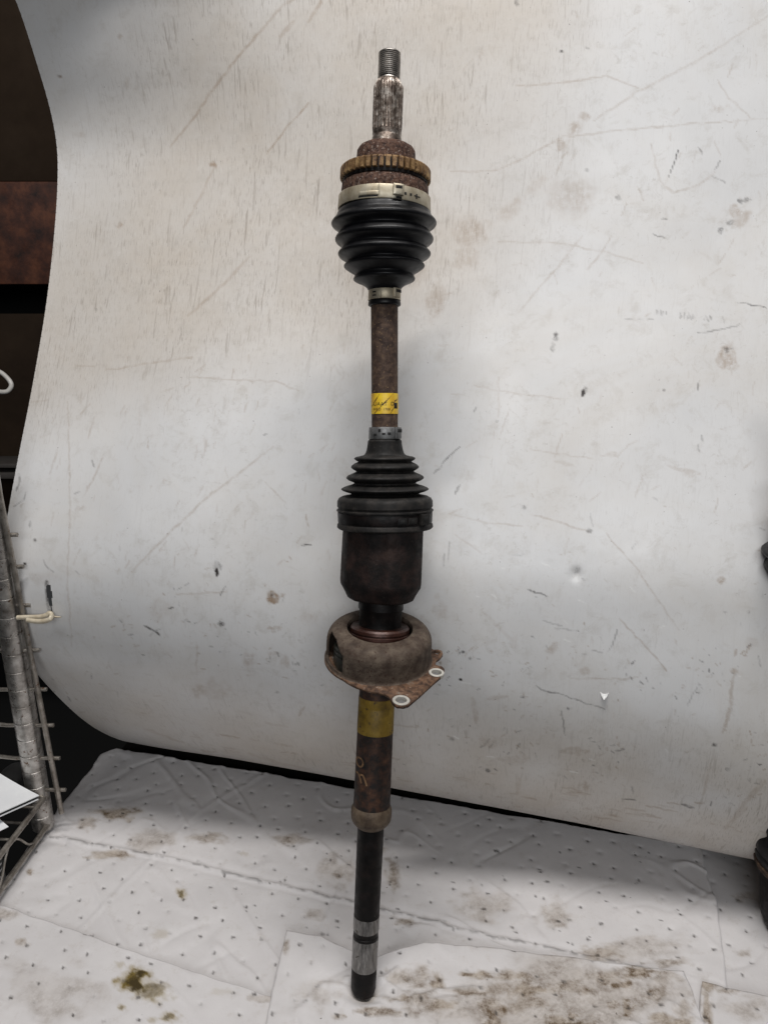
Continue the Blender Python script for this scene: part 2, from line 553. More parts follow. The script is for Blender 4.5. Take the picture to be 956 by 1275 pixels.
# the curl goes on under itself, away from the viewer
a, z = prof[-1]
prof += [(a + 0.035, z - 0.010), (a + 0.085, z - 0.016), (a + 0.15, z - 0.016), (a + 0.24, z - 0.01)]
pc = catmull(prof, 24)
sl = np.concatenate([[0], np.cumsum(np.linalg.norm(np.diff(pc, axis=0), axis=1))])
STEP = 0.00145
nt = int(sl[-1] / STEP)
tt = np.linspace(0, sl[-1], nt)
pa, pz = np.interp(tt, sl, pc[:, 0]), np.interp(tt, sl, pc[:, 1])
for _ in range(60):                                # fair the curve
    pa[1:-1] = 0.25 * pa[:-2] + 0.5 * pa[1:-1] + 0.25 * pa[2:]
    pz[1:-1] = 0.25 * pz[:-2] + 0.5 * pz[1:-1] + 0.25 * pz[2:]
SW = 1.30
ns = int(SW / STEP)
ss = np.linspace(0, SW, ns)
S, T = np.meshgrid(ss, tt)
A = np.repeat(pa[:, None], ns, 1)
Z = np.repeat(pz[:, None], ns, 1)
L0n, Un, Nn = np.array(L0), np.array(U), np.array(NB)
da, dz = np.gradient(pa), np.gradient(pz)
ln_ = np.hypot(da, dz)
na, nz = -dz / ln_, da / ln_                        # towards the back
# to the right the sheet hangs flatter: less bulge, and its top stays upright
it = int(np.argmax(pa[:int(nt * .5)]))
a_alt = pa.copy()
a_alt[:it] = pa[it] + (it - np.arange(it)) * STEP * 0.10
for _ in range(4000):
    a_alt[1:-1] = 0.25 * a_alt[:-2] + 0.5 * a_alt[1:-1] + 0.25 * a_alt[2:]
wt = sstep(0.0, 0.42, S)
A = A * (1 - wt) + a_alt[:, None] * wt
A = A + 0.095 * (S / 1.0) ** 2 * sstep(0.05, 0.42, Z)
A = A - 0.054 * S * (1 - sstep(0.03, 0.40, Z))
A = A + 0.050 * sstep(0, 0.3, S) * np.clip(1 - Z / 0.085, 0, 1) ** 2    # the lip tucks under
wob = (fbm(S * 3.1, T * 2.6, 40, 3) - 0.5) * 0.010 * sstep(0.0, 0.15, S)
A = A + na[:, None] * wob
Z = Z + nz[:, None] * wob
# dent round the screw-hole half way down on the right
P = L0n[None, None] + S[..., None] * Un + A[..., None] * Nn
P[..., 2] = Z
PX, PY = np_project(P)
dent = np.exp(-(((PX - 717) / 7.0) ** 2 + ((PY - 715) / 8.0) ** 2)) * 0.0016
P = P + dent[..., None] * np.array([Nn[0], Nn[1], 0])

# wear measured on the photograph, stored on the sheet's points
dark = np.zeros_like(PX)
brown = np.zeros_like(PX)
pale = np.zeros_like(PX)
WX = PX + (fbm(PX / 9, PY / 9, 3, 2) - 0.5) * 3.0
WYY = PY + (fbm(PX / 9, PY / 9, 5, 2) - 0.5) * 3.0


def line(buf, pts, wd, al, soft=1.0, taper=False):
    xs = [p[0] for p in pts]
    ys = [p[1] for p in pts]
    m_ = (PX > min(xs) - 4 * wd - 6) & (PX < max(xs) + 4 * wd + 6) & (PY > min(ys) - 4 * wd - 6) & (PY < max(ys) + 4 * wd + 6)
    x, y = WX[m_], WYY[m_]
    best = np.full(x.shape, 1e9)
    bt_ = np.zeros(x.shape)
    ns_ = len(pts) - 1
    for k, ((x0, y0), (x1, y1)) in enumerate(zip(pts[:-1], pts[1:])):
        dx, dy = x1 - x0, y1 - y0
        t = np.clip(((x - x0) * dx + (y - y0) * dy) / (dx * dx + dy * dy + 1e-9), 0, 1)
        d_ = np.hypot(x - x0 - t * dx, y - y0 - t * dy)
        bt_ = np.where(d_ < best, (k + t) / ns_, bt_)
        best = np.minimum(best, d_)
    wl = wd * (0.25 + 0.75 * np.sqrt(np.clip(4 * bt_ * (1 - bt_), 0, 1)))
    al_ = al * (0.35 + 0.9 * fbm(x / 13, y / 13, int(xs[0]) % 61, 3))
    buf[m_] = np.maximum(buf[m_], al_ * (1 - sstep(wl * 0.3, wl * 0.5 + soft * 0.8, best)))


def blob(buf, cx, cy, rx, ry, al, rag=0.5, rot=0.0):
    m_ = (np.abs(PX - cx) < 2.2 * max(rx, ry) + 4) & (np.abs(PY - cy) < 2.2 * max(rx, ry) + 4)
    x, y = PX[m_] - cx, PY[m_] - cy
    c_, s_ = math.cos(R(rot)), math.sin(R(rot))
    q = np.hypot((x * c_ + y * s_) / rx, (-x * s_ + y * c_) / ry)
    q = q + (fbm(PX[m_] / (0.5 * min(rx, ry) + 1.5), PY[m_] / (0.5 * min(rx, ry) + 1.5), int(cx + cy) % 97, 3) - 0.5) * 2 * rag
    fine = 0.30 + 1.1 * fbm(PX[m_] / 2.6, PY[m_] / 9, 71, 3) * fbm(PX[m_] / 17, PY[m_] / 17, 72, 3) * 2
    buf[m_] = np.maximum(buf[m_], al * (1 - sstep(0.45, 1.15, q)) * fine)


B_LINES = [
    ([(358, 0), (330, 33), (301, 66), (268, 108), (245, 141), (212, 184)], 3.5, .55), ([(380, -8), (352, 6)], 3, .4),
    ([(402, -4), (392, 14), (384, 28)], 5, .6), ([(366, 25), (348, 46)], 7, .38), ([(385, 127), (358, 158), (332, 193)], 1.4, .75),
    ([(268, 206), (250, 245), (228, 285)], 3.5, .28), ([(311, 320), (280, 352), (235, 393)], 4.5, .35),
    ([(132, 461), (188, 452), (240, 445)], 1.8, .4), ([(235, 470), (343, 475), (372, 487)], 1.8, .35),
    ([(956, 20), (857, 82), (794, 114), (739, 150)], 3, .30), ([(643, 107), (702, 103), (753, 95), (794, 109)], 2, .40),
    ([(560, 214), (620, 212), (670, 187), (698, 171), (775, 162), (853, 155), (956, 148)], 1.8, .33),
    ([(725, 292), (700, 325), (645, 390)], 1.8, .32), ([(762, 292), (745, 320), (730, 336)], 2, .3),
    ([(620, 301), (700, 303), (760, 316), (800, 328)], 1.8, .28), ([(810, 178), (820, 224), (838, 240), (870, 230), (890, 215)], 3.0, .33),
    ([(893, 100), (905, 120), (935, 148)], 2, .3), ([(341, 556), (300, 588), (263, 615), (210, 665), (164, 712)], 2.2, .38),
    ([(590, 480), (640, 490), (700, 497)], 1.6, .25), ([(700, 540), (690, 570)], 1.5, .4), ([(633, 510), (623, 542)], 1.5, .3),
    ([(754, 665), (790, 705), (845, 785)], 1.4, .38), ([(770, 770), (800, 800), (830, 835)], 1.6, .45), ([(588, 868), (593, 900)], 8, .36),
    ([(632, 866), (606, 871)], 6, .32), ([(709, 845), (780, 846), (796, 842)], 2, .35), ([(914, 840), (909, 860), (910, 877), (904, 898), (898, 913)], 5.5, .50),
    ([(953, 972), (935, 990), (903, 1032)], 7, .36), ([(930, 1005), (912, 1022)], 5, .3), ([(884, 950), (880, 972), (876, 990)], 4, .33),
    ([(85, 500), (88, 640), (84, 720), (90, 805)], 1.6, .35), ([(108, 612), (120, 590), (128, 570)], 2, .4),
    ([(220, 740), (270, 738), (283, 736)], 1.4, .35), ([(245, 800), (245, 840)], 2, .3), ([(330, 600), (355, 625)], 1.4, .3),
    ([(380, 640), (384, 655)], 1.6, .5), ([(345, 705), (352, 698)], 2, .4), ([(702, 690), (708, 670)], 2, .3),
    ([(40, 500), (60, 498)], 1.5, .3), ([(95, 455), (118, 457)], 1.5, .3), ([(62, 590), (72, 560)], 2.2, .35), ([(110, 545), (118, 520)], 2, .3),
    ([(560, 640), (600, 650), (650, 655)], 1.6, .28), ([(660, 640), (700, 652), (735, 662)], 1.8, .35), ([(660, 560), (742, 572)], 1.4, .25),
    ([(830, 580), (870, 590)], 5, .25), ([(690, 575), (715, 580)], 6, .25), ([(565, 665), (600, 690)], 1.6, .25), ([(600, 760), (640, 800)], 5, .16),
    ([(480, 900), (520, 906)], 2, .3), ([(380, 880), (372, 892)], 3, .4), ([(360, 905), (330, 900)], 3, .25), ([(180, 908), (230, 925)], 3, .28),
    ([(310, 938), (345, 950), (385, 958)], 3, .3), ([(560, 640), (575, 634)], 2, .3), ([(620, 470), (621, 520)], 1.6, .3), ([(790, 620), (800, 596)], 1.5, .3),
]
D_LINES = [
    ([(845, 187), (838, 204), (832, 221)], 1.3, .85), ([(896, 200), (889, 212)], 1.4, .6), ([(885, 219), (902, 228)], 1.3, .45),
    ([(870, 184), (874, 192)], 2, .5), ([(917, 376), (934, 379), (953, 383)], 1.6, .7), ([(867, 414), (895, 411), (917, 406), (922, 402)], 1.7, .55),
    ([(823, 272), (830, 273)], 1.6, .7), ([(811, 292), (828, 296)], 1.6, .65), ([(778, 397), (812, 398)], 1.0, .4),
    ([(572, 557), (556, 571), (541, 590)], 1.5, .7), ([(573, 603), (566, 616)], 2, .7), ([(593, 506), (590, 514)], 1.3, .6),
    ([(559, 675), (557, 702)], 1.3, .6), ([(553, 690), (552, 705)], 1.2, .6), ([(657, 735), (668, 738), (682, 743)], 2.0, .75),
    ([(769, 783), (763, 803), (757, 811)], 1.6, .55), ([(666, 854), (680, 861), (693, 863)], 1.8, .65), ([(693, 863), (725, 874), (753, 883)], 1.2, .6),
    ([(699, 885), (703, 915)], 1.5, .55), ([(784, 842), (787, 848)], 2, .6), ([(609, 920), (598, 930)], 2, .55), ([(618, 922), (608, 932)], 2, .5),
    ([(646, 925), (643, 933)], 2, .6), ([(848, 1001), (864, 1006)], 3.4, .75), ([(775, 995), (790, 996)], 2, .65), ([(786, 978), (788, 990)], 2, .5),
    ([(180, 779), (190, 783), (200, 790)], 2.8, .85), ([(375, 679), (388, 678)], 2.2, .9), ([(281, 730), (274, 741)], 1.6, .6),
    ([(149, 772), (154, 777)], 2, .55), ([(327, 542), (333, 540)], 2, .5), ([(114, 573), (118, 582)], 2, .6), ([(55, 697), (60, 708), (68, 713)], 2.0, .45),
    ([(870, 475), (868, 486)], 1.2, .6), ([(868, 552), (870, 562)], 1.2, .5), ([(873, 540), (874, 548)], 1.6, .6), ([(675, 772), (700, 780)], 2, .4),
    ([(690, 782), (720, 786)], 2, .35), ([(735, 810), (750, 812)], 1.8, .45), ([(635, 690), (655, 692)], 1.4, .35), ([(735, 640), (737, 655)], 2, .35),
    ([(930, 806), (935, 801)], 1.6, .5), ([(943, 815), (947, 830)], 2.2, .5), ([(855, 880), (870, 850)], 1.6, .4), ([(20, 612), (26, 600), (24, 590)], 3, .6),
    ([(16, 632), (30, 622), (34, 612)], 1.8, .6),
]
for pts, wd, al in B_LINES:
    line(brown, pts, wd * .85, al * 1.0, 1.3)
for pts, wd, al in D_LINES:
    line(dark, pts, wd * .95, al * .9, 0.8)
for a_ in [(727, 145, 8, 7, .45), (716, 160, 9, 13, .42, .5, 30), (700, 180, 10, 9, .38), (707, 246, 34, 30, .26), (668, 230, 22, 9, .25, .5, -40),
           (636, 262, 24, 10, .25, .5, -45), (588, 288, 24, 22, .34), (580, 322, 20, 16, .25), (543, 374, 13, 26, .42, .35, 12), (520, 340, 18, 14, .2), (917, 270, 17, 16, .45, .9),
           (903, 447, 13, 17, .45, .9, 40), (339, 745, 8, 10, .75, .7), (352, 741, 6, 3, .5, .7), (342, 783, 9, 4, .5, .7), (267, 205, 5, 4, .55, .8), (150, 281, 4, 4, .5, .7),
           (898, 722, 6, 5, .65, .5), (914, 836, 5, 5, .6), (895, 135, 12, 6, .25, .7), (727, 835, 8, 6, .35), (688, 808, 11, 6, .35, .6, -40), (762, 566, 10, 4, .3),
           (860, 590, 10, 5, .25), (548, 758, 10, 12, .3, .8), (640, 800, 6, 12, .22), (267, 858, 24, 14, .30, .7), (310, 822, 10, 12, .3), (340, 814, 8, 3, .35),
           (355, 825, 6, 10, .3, .7), (385, 770, 14, 8, .22, .7), (200, 760, 20, 14, .15), (610, 925, 14, 7, .4, .9), (645, 978, 5, 12, .35, .7), (640, 945, 26, 6, .25, .9), (716, 935, 18, 6, .3, .9),
           (730, 980, 4, 8, .4, .7), (935, 800, 10, 8, .2), (150, 45, 4, 4, .4), (74, 95, 4, 3, .5), (158, 103, 3, 8, .3), (100, 168, 10, 4, .25), (545, 742, 5, 5, .3), (60, 720, 22, 10, .14)]:
    blob(brown, *a_)
for a_ in [(698, 64, 3, 2, .9, .5), (643, 3, 3, 5, .6), (730, 60, 4, 2, .4, .8), (691, 420, 3.4, 6, .8, .7), (688, 432, 3, 6, .4, .7), (727, 487, 3.2, 7, .9, .6, 20), (826, 486, 2, 2, .7),
           (769, 246, 4, 4, .4, .7), (730, 212, 3, 3, .35), (925, 250, 9, 3, .5, .8, -10), (908, 277, 7, 4, .6, .8), (897, 288, 4, 4, .6, .8), (903, 434, 6, 5, .55, .9), (718, 711, 4, 6, .55, .5, 30),
           (270, 712, 2.6, 7, .9, .5), (271, 705, 5, 6, .35, .8), (276, 776, 5, 4, .75, .7), (339, 740, 3, 4, .4), (576, 812, 3, 2, .8), (585, 820, 2.5, 2, .8), (573, 846, 3, 2, .8), (652, 632, 4, 4, .5, .8), (733, 661, 5, 4, .45, .8),
           (707, 882, 2.5, 2, .8), (889, 927, 4, 2.5, .85), (905, 958, 3, 3, .6), (562, 920, 4, 3, .5), (607, 959, 3, 3, .7), (650, 868, 3, 2, .6), (44, 673, 2.5, 2.5, .7), (38, 652, 2, 5, .5), (32, 702, 2.5, 2.5, .7), (74, 95, 2, 1.5, .6),
           (932, 762, 2.5, 2.5, .6), (902, 762, 2, 2, .6), (120, 385, 2, 2, .4), (345, 862, 3, 2, .4)]:
    blob(dark, *a_)
rng = random.Random(11)
for _ in range(130):                               # crowd of small nicks low on the bulge
    cx, cy = rng.uniform(30, 950), 1e9
    while cy > 1030:
        cy = rng.gauss(800, 120)
    an, le = rng.uniform(0, math.pi), rng.uniform(2, 9)
    line(brown if rng.random() < 0.7 else dark, [(cx, cy), (cx + le * math.cos(an), cy + le * math.sin(an))], rng.uniform(.6, 1.5),
         rng.uniform(.15, .45), 0.8)
cl_ = [(rng.uniform(40, 945), rng.gauss(880, 75)) for _ in range(46)]
for _ in range(420):                               # finer grit and rub marks in clusters round the turn of the sheet
    c0 = cl_[rng.randrange(len(cl_))]
    cx, cy = c0[0] + rng.gauss(0, 20), c0[1] + rng.gauss(0, 13)
    an, le = rng.gauss(0.2, 0.9), rng.uniform(1.0, 6.5)
    line(brown if rng.random() < 0.6 else dark, [(cx, cy), (cx + le * math.cos(an), cy + le * math.sin(an))], rng.uniform(.5, 1.7),
         rng.uniform(.25, .75), 0.8)
for _ in range(60):                                # sideways rub marks just above the bottom edge
    cx = rng.uniform(230, 950)
    cy = 905 + (cx - 160) * 0.14 + rng.uniform(-8, 38)
    le = rng.uniform(5, 26)
    line(brown, [(cx, cy), (cx + le * .5, cy + le * .07 + rng.uniform(-1, 1)), (cx + le, cy + le * .17)], rng.uniform(.8, 2.2), rng.uniform(.25, .6), 1.0)
for _ in range(110):
    cx, cy = rng.uniform(540, 950), rng.uniform(10, 620)
    an, le = rng.gauss(2.1, 0.5), rng.uniform(3, 22)
    line(brown, [(cx, cy), (cx + le * math.cos(an), cy + le * math.sin(an))], rng.uniform(.8, 1.8), rng.uniform(.12, .35), 0.9)
for _ in range(90):
    cx, cy = rng.uniform(60, 440), rng.uniform(420, 720)
    an, le = rng.gauss(2.0, 0.35), rng.uniform(3, 20)
    line(brown, [(cx, cy), (cx + le * math.cos(an), cy + le * math.sin(an))], rng.uniform(.8, 1.8), rng.uniform(.15, .4), 0.9)
# a line of faint pencil writing and a faint red number on the right
for x0, wv in ((816, 3), (821, 4), (827, 3), (845, 4), (850, 3), (855, 4), (860, 3), (876, 4), (881, 4), (897, 5)):
    yb = 389 + (x0 - 816) * 0.11
    pts = [(x0, yb + 4), (x0 + wv * .4, yb - 3), (x0 + wv * .7, yb + 3), (x0 + wv, yb - 2)]
    line(dark, pts, 0.9, .38, 0.7)
red = np.zeros_like(PX)
for pts in ([(914, 817), (916, 808), (917, 816)], [(922, 815), (925, 810), (930, 811), (925, 816), (929, 817)], [(930, 810), (933, 803)]):
    line(red, pts, 1.8, .7, 1.0)
for _ in range(40):
    cx, cy = rng.uniform(560, 950), rng.uniform(640, 960)
    if rng.random() < .4:
        line(pale, [(cx, cy), (cx + rng.uniform(3, 12), cy + rng.uniform(-2, 6))], 1.0, .6, 0.8)
blob(pale, 716, 722, 4.5, 3.5, .6, .5)
brown = np.maximum(brown, red * 0.9)
grime = (1 - sstep(380, 560, PY + (PX - 300) * 0.22)) * (1 - sstep(520, 830, PX - (150 - PY) * 0.25)) * sstep(70, 330, PX + PY * 0.55)
grime = np.clip(grime * (0.75 + 0.5 * fbm(PX / 120, PY / 120, 8, 4)), 0, 1)
low = sstep(800, 985, PY - (PX - 480) * 0.08) * 1.0
grime = np.maximum(grime, low * (0.35 + 1.1 * fbm(PX / 60, PY / 40, 9, 4)))
grime = np.clip(np.maximum(grime, 0.12), 0, 1)
# slot torn through the sheet beside the hook
slot = (np.abs(PX - (60 + (PY - 728) * 0.12)) < 3.0 * np.clip((764 - PY) / 22, 0.25, 1)) & (PY > 728) & (PY < 763)
line(dark, [(59, 724), (60, 745), (64, 768)], 6, .75, 2.0)

fi = np.arange(nt * ns).reshape(nt, ns)
quads = np.stack([fi[:-1, :-1], fi[:-1, 1:], fi[1:, 1:], fi[1:, :-1]], -1).reshape(-1, 4)
cut = slot[:-1, :-1].reshape(-1)
quads = quads[~cut]
# thickness: a coarser back face and the left rim
cs = 6
bi, bj = np.arange(0, nt, cs), np.arange(0, ns, cs)
bi[-1], bj[-1] = nt - 1, ns - 1
TH = 0.004
back = P[np.ix_(bi, bj)] + TH * (na[bi][:, None, None] * Nn + nz[bi][:, None, None] * np.array([0, 0, 1.0]))
nb_ = len(bi) * len(bj)
gi = np.arange(nb_).reshape(len(bi), len(bj)) + nt * ns
bq = np.stack([gi[:-1, :-1], gi[1:, :-1], gi[1:, 1:], gi[:-1, 1:]], -1).reshape(-1, 4)
bslot = np.array([[slot[max(0, i - cs):i + 2 * cs, max(0, j - cs):j + 2 * cs].any() for j in bj[:-1]] for i in bi[:-1]]).reshape(-1)
bq = bq[~bslot]
rim = []
for k in range(len(bi) - 1):
    rim.append((fi[bi[k], 0], fi[bi[k + 1], 0], gi[k + 1, 0], gi[k, 0]))
allv = np.concatenate([P.reshape(-1, 3), back.reshape(-1, 3)])
allq = np.concatenate([quads, bq, np.array(rim)])
sheet_root = empty('backdrop_sheet', L0, 'large scuffed white plastic sheet curving down behind the axle and curling under', 'plastic sheet')


def np_mesh(name, V, Q, m, attrs, uv):
    me = bpy.data.meshes.new(name)
    me.vertices.add(len(V))
    me.vertices.foreach_set('co', V.astype(np.float32).ravel())
    me.loops.add(Q.size)
    me.loops.foreach_set('vertex_index', Q.astype(np.int32).ravel())
    me.polygons.add(len(Q))
    me.polygons.foreach_set('loop_start', (np.arange(len(Q)) * 4).astype(np.int32))
    me.update(calc_edges=True)
    for k, v in attrs.items():
        at = me.attributes.new(k, 'FLOAT', 'POINT')
        at.data.foreach_set('value', v.astype(np.float32).ravel())
    ul = me.uv_layers.new(name='UVMap')
    ul.data.foreach_set('uv', uv[Q.ravel()].astype(np.float32).ravel())
    me.materials.append(m)
    me.shade_smooth()
    return me


pad0 = np.zeros(nb_)
uvs = np.concatenate([np.stack([S, T], -1).reshape(-1, 2), np.stack([S[np.ix_(bi, bj)], T[np.ix_(bi, bj)]], -1).reshape(-1, 2)])
me = np_mesh('panel', allv - L0n, allq, M['sheet'],
             {k: np.concatenate([v.ravel(), pad0]) for k, v in (('grime', grime), ('dark', dark), ('brown', brown), ('pale', pale))}, uvs)
sh = bpy.data.objects.new('panel', me)
COL.objects.link(sh)
sh.parent = sheet_root


def sheet_point(px, py, off=0.0):
    i = np.argmin((PX - px) ** 2 + (PY - py) ** 2)
    return Vector(P.reshape(-1, 3)[i]) + (CAM - Vector(P.reshape(-1, 3)[i])).normalized() * off


fp = sheet_point(752, 866, 0.0)
fv, ff = [], []
ex, ey, ez = U, Vector((0, 0, 1)), -NB
for j in range(5):
    for i in range(9):
        u_, v_ = i / 8 - .5, j / 4
        hw = 0.0042 * (1 - v_ ** 2 * 0.85)
        fv.append(fp + ex * (u_ * 2 * hw) - ey * (0.0045 * v_ - 0.001) + ez * (0.0006 + 0.004 * v_ * v_ * (1 - (2 * u_) ** 2 * 0.5)) + ey * 0.002 * (2 * u_) ** 2)
for j in range(4):
    for i in range(8):
        ff.append((j * 9 + i, j * 9 + i + 1, (j + 1) * 9 + i + 1, (j + 1) * 9 + i))
fo = mesh_obj('torn_flake', fv, ff, M['flake'], sheet_root, 60)
md = fo.modifiers.new('thickness', 'SOLIDIFY')
md.thickness = 0.0008

# ------------------------------------------------------------------ absorbent pads
PADS = {}


def make_pad(name, left, right, z, label, paint, res=0.0024, wr=1.0, seed=1, thick=0.0035, dots=True, crease=None, lift=None):
    """left / right: matching chains of measured points from the back edge to the front; rows are interpolated between them"""
    def chain(pts):
        c_ = np.array([np.array(ground(x, y, z)) for x, y in pts])
        l_ = np.concatenate([[0], np.cumsum(np.linalg.norm(np.diff(c_, axis=0), axis=1))])
        return c_, l_
    lc, ll = chain(left)
    rc, rl = chain(right)
    n1 = max(8, int(max(ll[-1], rl[-1]) / res))
    wmax = max(np.linalg.norm(lc[0] - rc[0]), np.linalg.norm(lc[-1] - rc[-1]))
    n2 = max(8, int(wmax / res))
    tv = np.linspace(0, 1, n1)
    Lp = np.stack([np.interp(tv * ll[-1], ll, lc[:, k]) for k in range(3)], 1)
    Rp = np.stack([np.interp(tv * rl[-1], rl, rc[:, k]) for k in range(3)], 1)
    sv = np.linspace(0, 1, n2)
    G = Lp[:, None] * (1 - sv[None, :, None]) + Rp[:, None] * sv[None, :, None]
    if lift is not None:
        G = lift(G, sv, tv)
    x, y = G[..., 0].copy(), G[..., 1].copy()
    # uneven cut edges
    e = (fbm(x * 30, y * 30, seed + 50, 3) - .5) * 0.006
    G[..., 1] += e * (1 - sstep(0, 0.1, tv))[:, None]
    G[..., 0] += e * ((1 - sstep(0, 0.05, sv)) + sstep(.95, 1, sv))[None]
    h = (fbm(x * 7, y * 7, seed, 4) - .5) * 0.006 * wr
    cr = np.abs(fbm((x * .8 + y * .6) * 15, (x * -.6 + y * .8) * 5, seed + 3, 3) - .5)
    h = h + np.exp(-(cr / 0.025) ** 2) * 0.0022 * wr * sstep(.35, .6, fbm(x * 6, y * 6, seed + 9, 2))
    cr = np.abs(fbm((x * .5 - y * .85) * 12, (x * .85 + y * .5) * 4, seed + 13, 3) - .5)
    h = h - np.exp(-(cr / 0.02) ** 2) * 0.0016 * wr * sstep(.4, .6, fbm(x * 5, y * 5, seed + 19, 2))
    gx, gy = np_project(G)
    spot = np.zeros_like(gx)
    if dots:                                       # pin-bonded dimples, staggered
        ang = -0.16
        a_, b_ = x * math.cos(ang) + y * math.sin(ang), -x * math.sin(ang) + y * math.cos(ang)
        pit = 0.037
        row = np.floor(b_ / (pit * .62))
        off = (row % 2) * .5
        ca = np.floor(a_ / pit + off)
        rr = np.random.RandomState(seed + 70)
        J = rr.rand(64, 64, 3)
        j_ = J[row.astype(int) % 64, ca.astype(int) % 64]
        da_ = a_ - (ca + .5 - off + (j_[..., 0] - .5) * .45) * pit
        db_ = b_ - (row + .5 + (j_[..., 1] - .5) * .45) * pit * .62
        d_ = np.hypot(da_, db_)
        h = h - 0.0013 * np.exp(-(d_ / 0.0036) ** 2)
        strength = np.where(j_[..., 2] > .30, .60 + .40 * j_[..., 2], 0.3)
        spot = (1 - sstep(0.0008, 0.0027, d_ + (fbm(x * 700, y * 700, 6, 2) - .5) * .0016)) * strength
    dirt = np.zeros_like(gx)
    oil = np.zeros_like(gx)
    if crease:
        for pts, dep, al in crease:
            best = np.full(gx.shape, 1e9)
            for (x0, y0), (x1, y1) in zip(pts[:-1], pts[1:]):
                dx, dy = x1 - x0, y1 - y0
                t = np.clip(((gx - x0) * dx + (gy - y0) * dy) / (dx * dx + dy * dy), 0, 1)
                best = np.minimum(best, np.hypot(gx - x0 - t * dx, gy - y0 - t * dy + (fbm(gx / 14, gy / 14, 4, 2) - .5) * 3))
            h = h + dep * (np.exp(-(best / 3.0) ** 2) - 0.7 * np.exp(-((best - 4) / 4.0) ** 2))
            spot = np.maximum(spot, al * (1 - sstep(.5, 1.8, best)) * sstep(.38, .6, fbm(gx / 7, gy / 7, 31, 3)))
    for kind, cx, cy, rx, ry, al in paint:
        q = np.hypot((gx - cx) / rx, (gy - cy) / ry) + (fbm(gx / (0.35 * rx + 2), gy / (0.35 * ry + 2), int(cx) % 50, 4) - .5) * 1.5
        v = al * (1 - sstep(.25, 1.15, q))
        if kind == 'd':
            dirt = np.maximum(dirt, v)
        elif kind == 'o':
            oil = np.maximum(oil, v)
        else:
            spot = np.maximum(spot, al * (1 - sstep(.5, 1.0, q)))
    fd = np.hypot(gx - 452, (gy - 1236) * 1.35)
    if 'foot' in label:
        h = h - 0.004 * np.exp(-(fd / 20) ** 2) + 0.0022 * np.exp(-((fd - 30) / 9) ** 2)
        dirt = np.maximum(dirt, .55 * np.exp(-(fd / 19) ** 4))  # pad darkens in a disc round the foot
    G[..., 2] += h + 0.003
    n1_, n2_ = G.shape[:2]
    idx = np.arange(n1_ * n2_).reshape(n1_, n2_)
    top = np.stack([idx[:-1, :-1], idx[1:, :-1], idx[1:, 1:], idx[:-1, 1:]], -1).reshape(-1, 4)
    ring = np.concatenate([idx[0, :], idx[1:, -1], idx[-1, -2::-1], idx[-2:0:-1, 0]])
    low_ = G.reshape(-1, 3)[ring].copy()
    low_[:, 2] -= thick
    li = np.arange(len(ring)) + n1_ * n2_
    side = np.stack([ring, np.roll(ring, -1), np.roll(li, -1), li], -1)
    V = np.concatenate([G.reshape(-1, 3), low_])
    zz = np.zeros(len(ring))
    at = {k: np.concatenate([v.ravel(), zz if k != 'dirt' else v.reshape(-1)[ring] * .0 + .25]) for k, v in
          (('dirt', dirt), ('spot', spot), ('oil', oil))}
    o0 = V.mean(0)
    me_ = np_mesh(name, V - o0, np.concatenate([top, side]), M['pad'], at, V[:, :2].copy())
    o = bpy.data.objects.new(name, me_)
    COL.objects.link(o)
    o.location = o0
    PADS[label] = G
    return tag(o, label, 'absorbent pad', 'absorbent pads on the bench')


rp = random.Random(5)
grit = [('s', rp.uniform(300, 850), rp.uniform(1060, 1200), rp.uniform(1, 3), rp.uniform(.8, 2.0), rp.uniform(.5, .95)) for _ in range(46)]
make_pad('absorbent_pad', [(830, 1052), (850, 1220), (860, 1380)], [(1150, 1090), (1250, 1260), (1330, 1420)], 0.0005,
         'white dimpled pad at the right edge under the large pad', [('d', 930, 1120, 20, 8, .4), ('d', 925, 1190, 14, 6, .4)], seed=21)


def back_corner(G, sv, tv):
    return G


make_pad('absorbent_pad', [(146, 934), (128, 940), (60, 1026), (0, 1106), (-90, 1224)],
         [(868, 1056), (874, 1062), (890, 1130), (905, 1225), (925, 1330)], 0.0085,
         'large wrinkled white dimpled pad stretching back under the curled sheet',
         [('d', 150, 1015, 30, 11, .95), ('d', 138, 1066, 28, 6, .9), ('d', 190, 1050, 30, 16, .35), ('d', 258, 1046, 26, 7, .6), ('d', 360, 1048, 26, 9, .55),
          ('d', 110, 1028, 14, 10, .5), ('d', 420, 1085, 30, 22, .3), ('d', 490, 1090, 12, 20, .6), ('d', 600, 1130, 40, 20, .35), ('d', 690, 1140, 20, 22, .4),
          ('d', 750, 1190, 30, 14, .7), ('d', 800, 1180, 60, 20, .3), ('d', 505, 1150, 14, 7, .6), ('d', 830, 1200, 30, 8, .5), ('d', 420, 1090, 12, 5, .5), ('d', 700, 1210, 40, 6, .6), ('d', 470, 1060, 14, 6, .4),
          ('o', 225, 1114, 8, 8, .85), ('o', 200, 1165, 14, 8, .35), ('d', 38, 1088, 5, 4, .9), ('s', 603, 1133, 4, 2, .9), ('s', 694, 1150, 4, 2, .8), ('o', 303, 1065, 6, 4, .3), ('d', 390, 1140, 16, 8, .35)] + grit,
         seed=2, wr=0.85,
         crease=[([(50, 1043), (200, 1068), (330, 1100), (450, 1127), (600, 1165), (700, 1186), (816, 1211)], 0.0018, .55),
                 ([(447, 1052), (420, 1110), (395, 1172)], 0.0014, .1), ([(340, 960), (250, 1010), (60, 1200)], 0.0008, .0)])
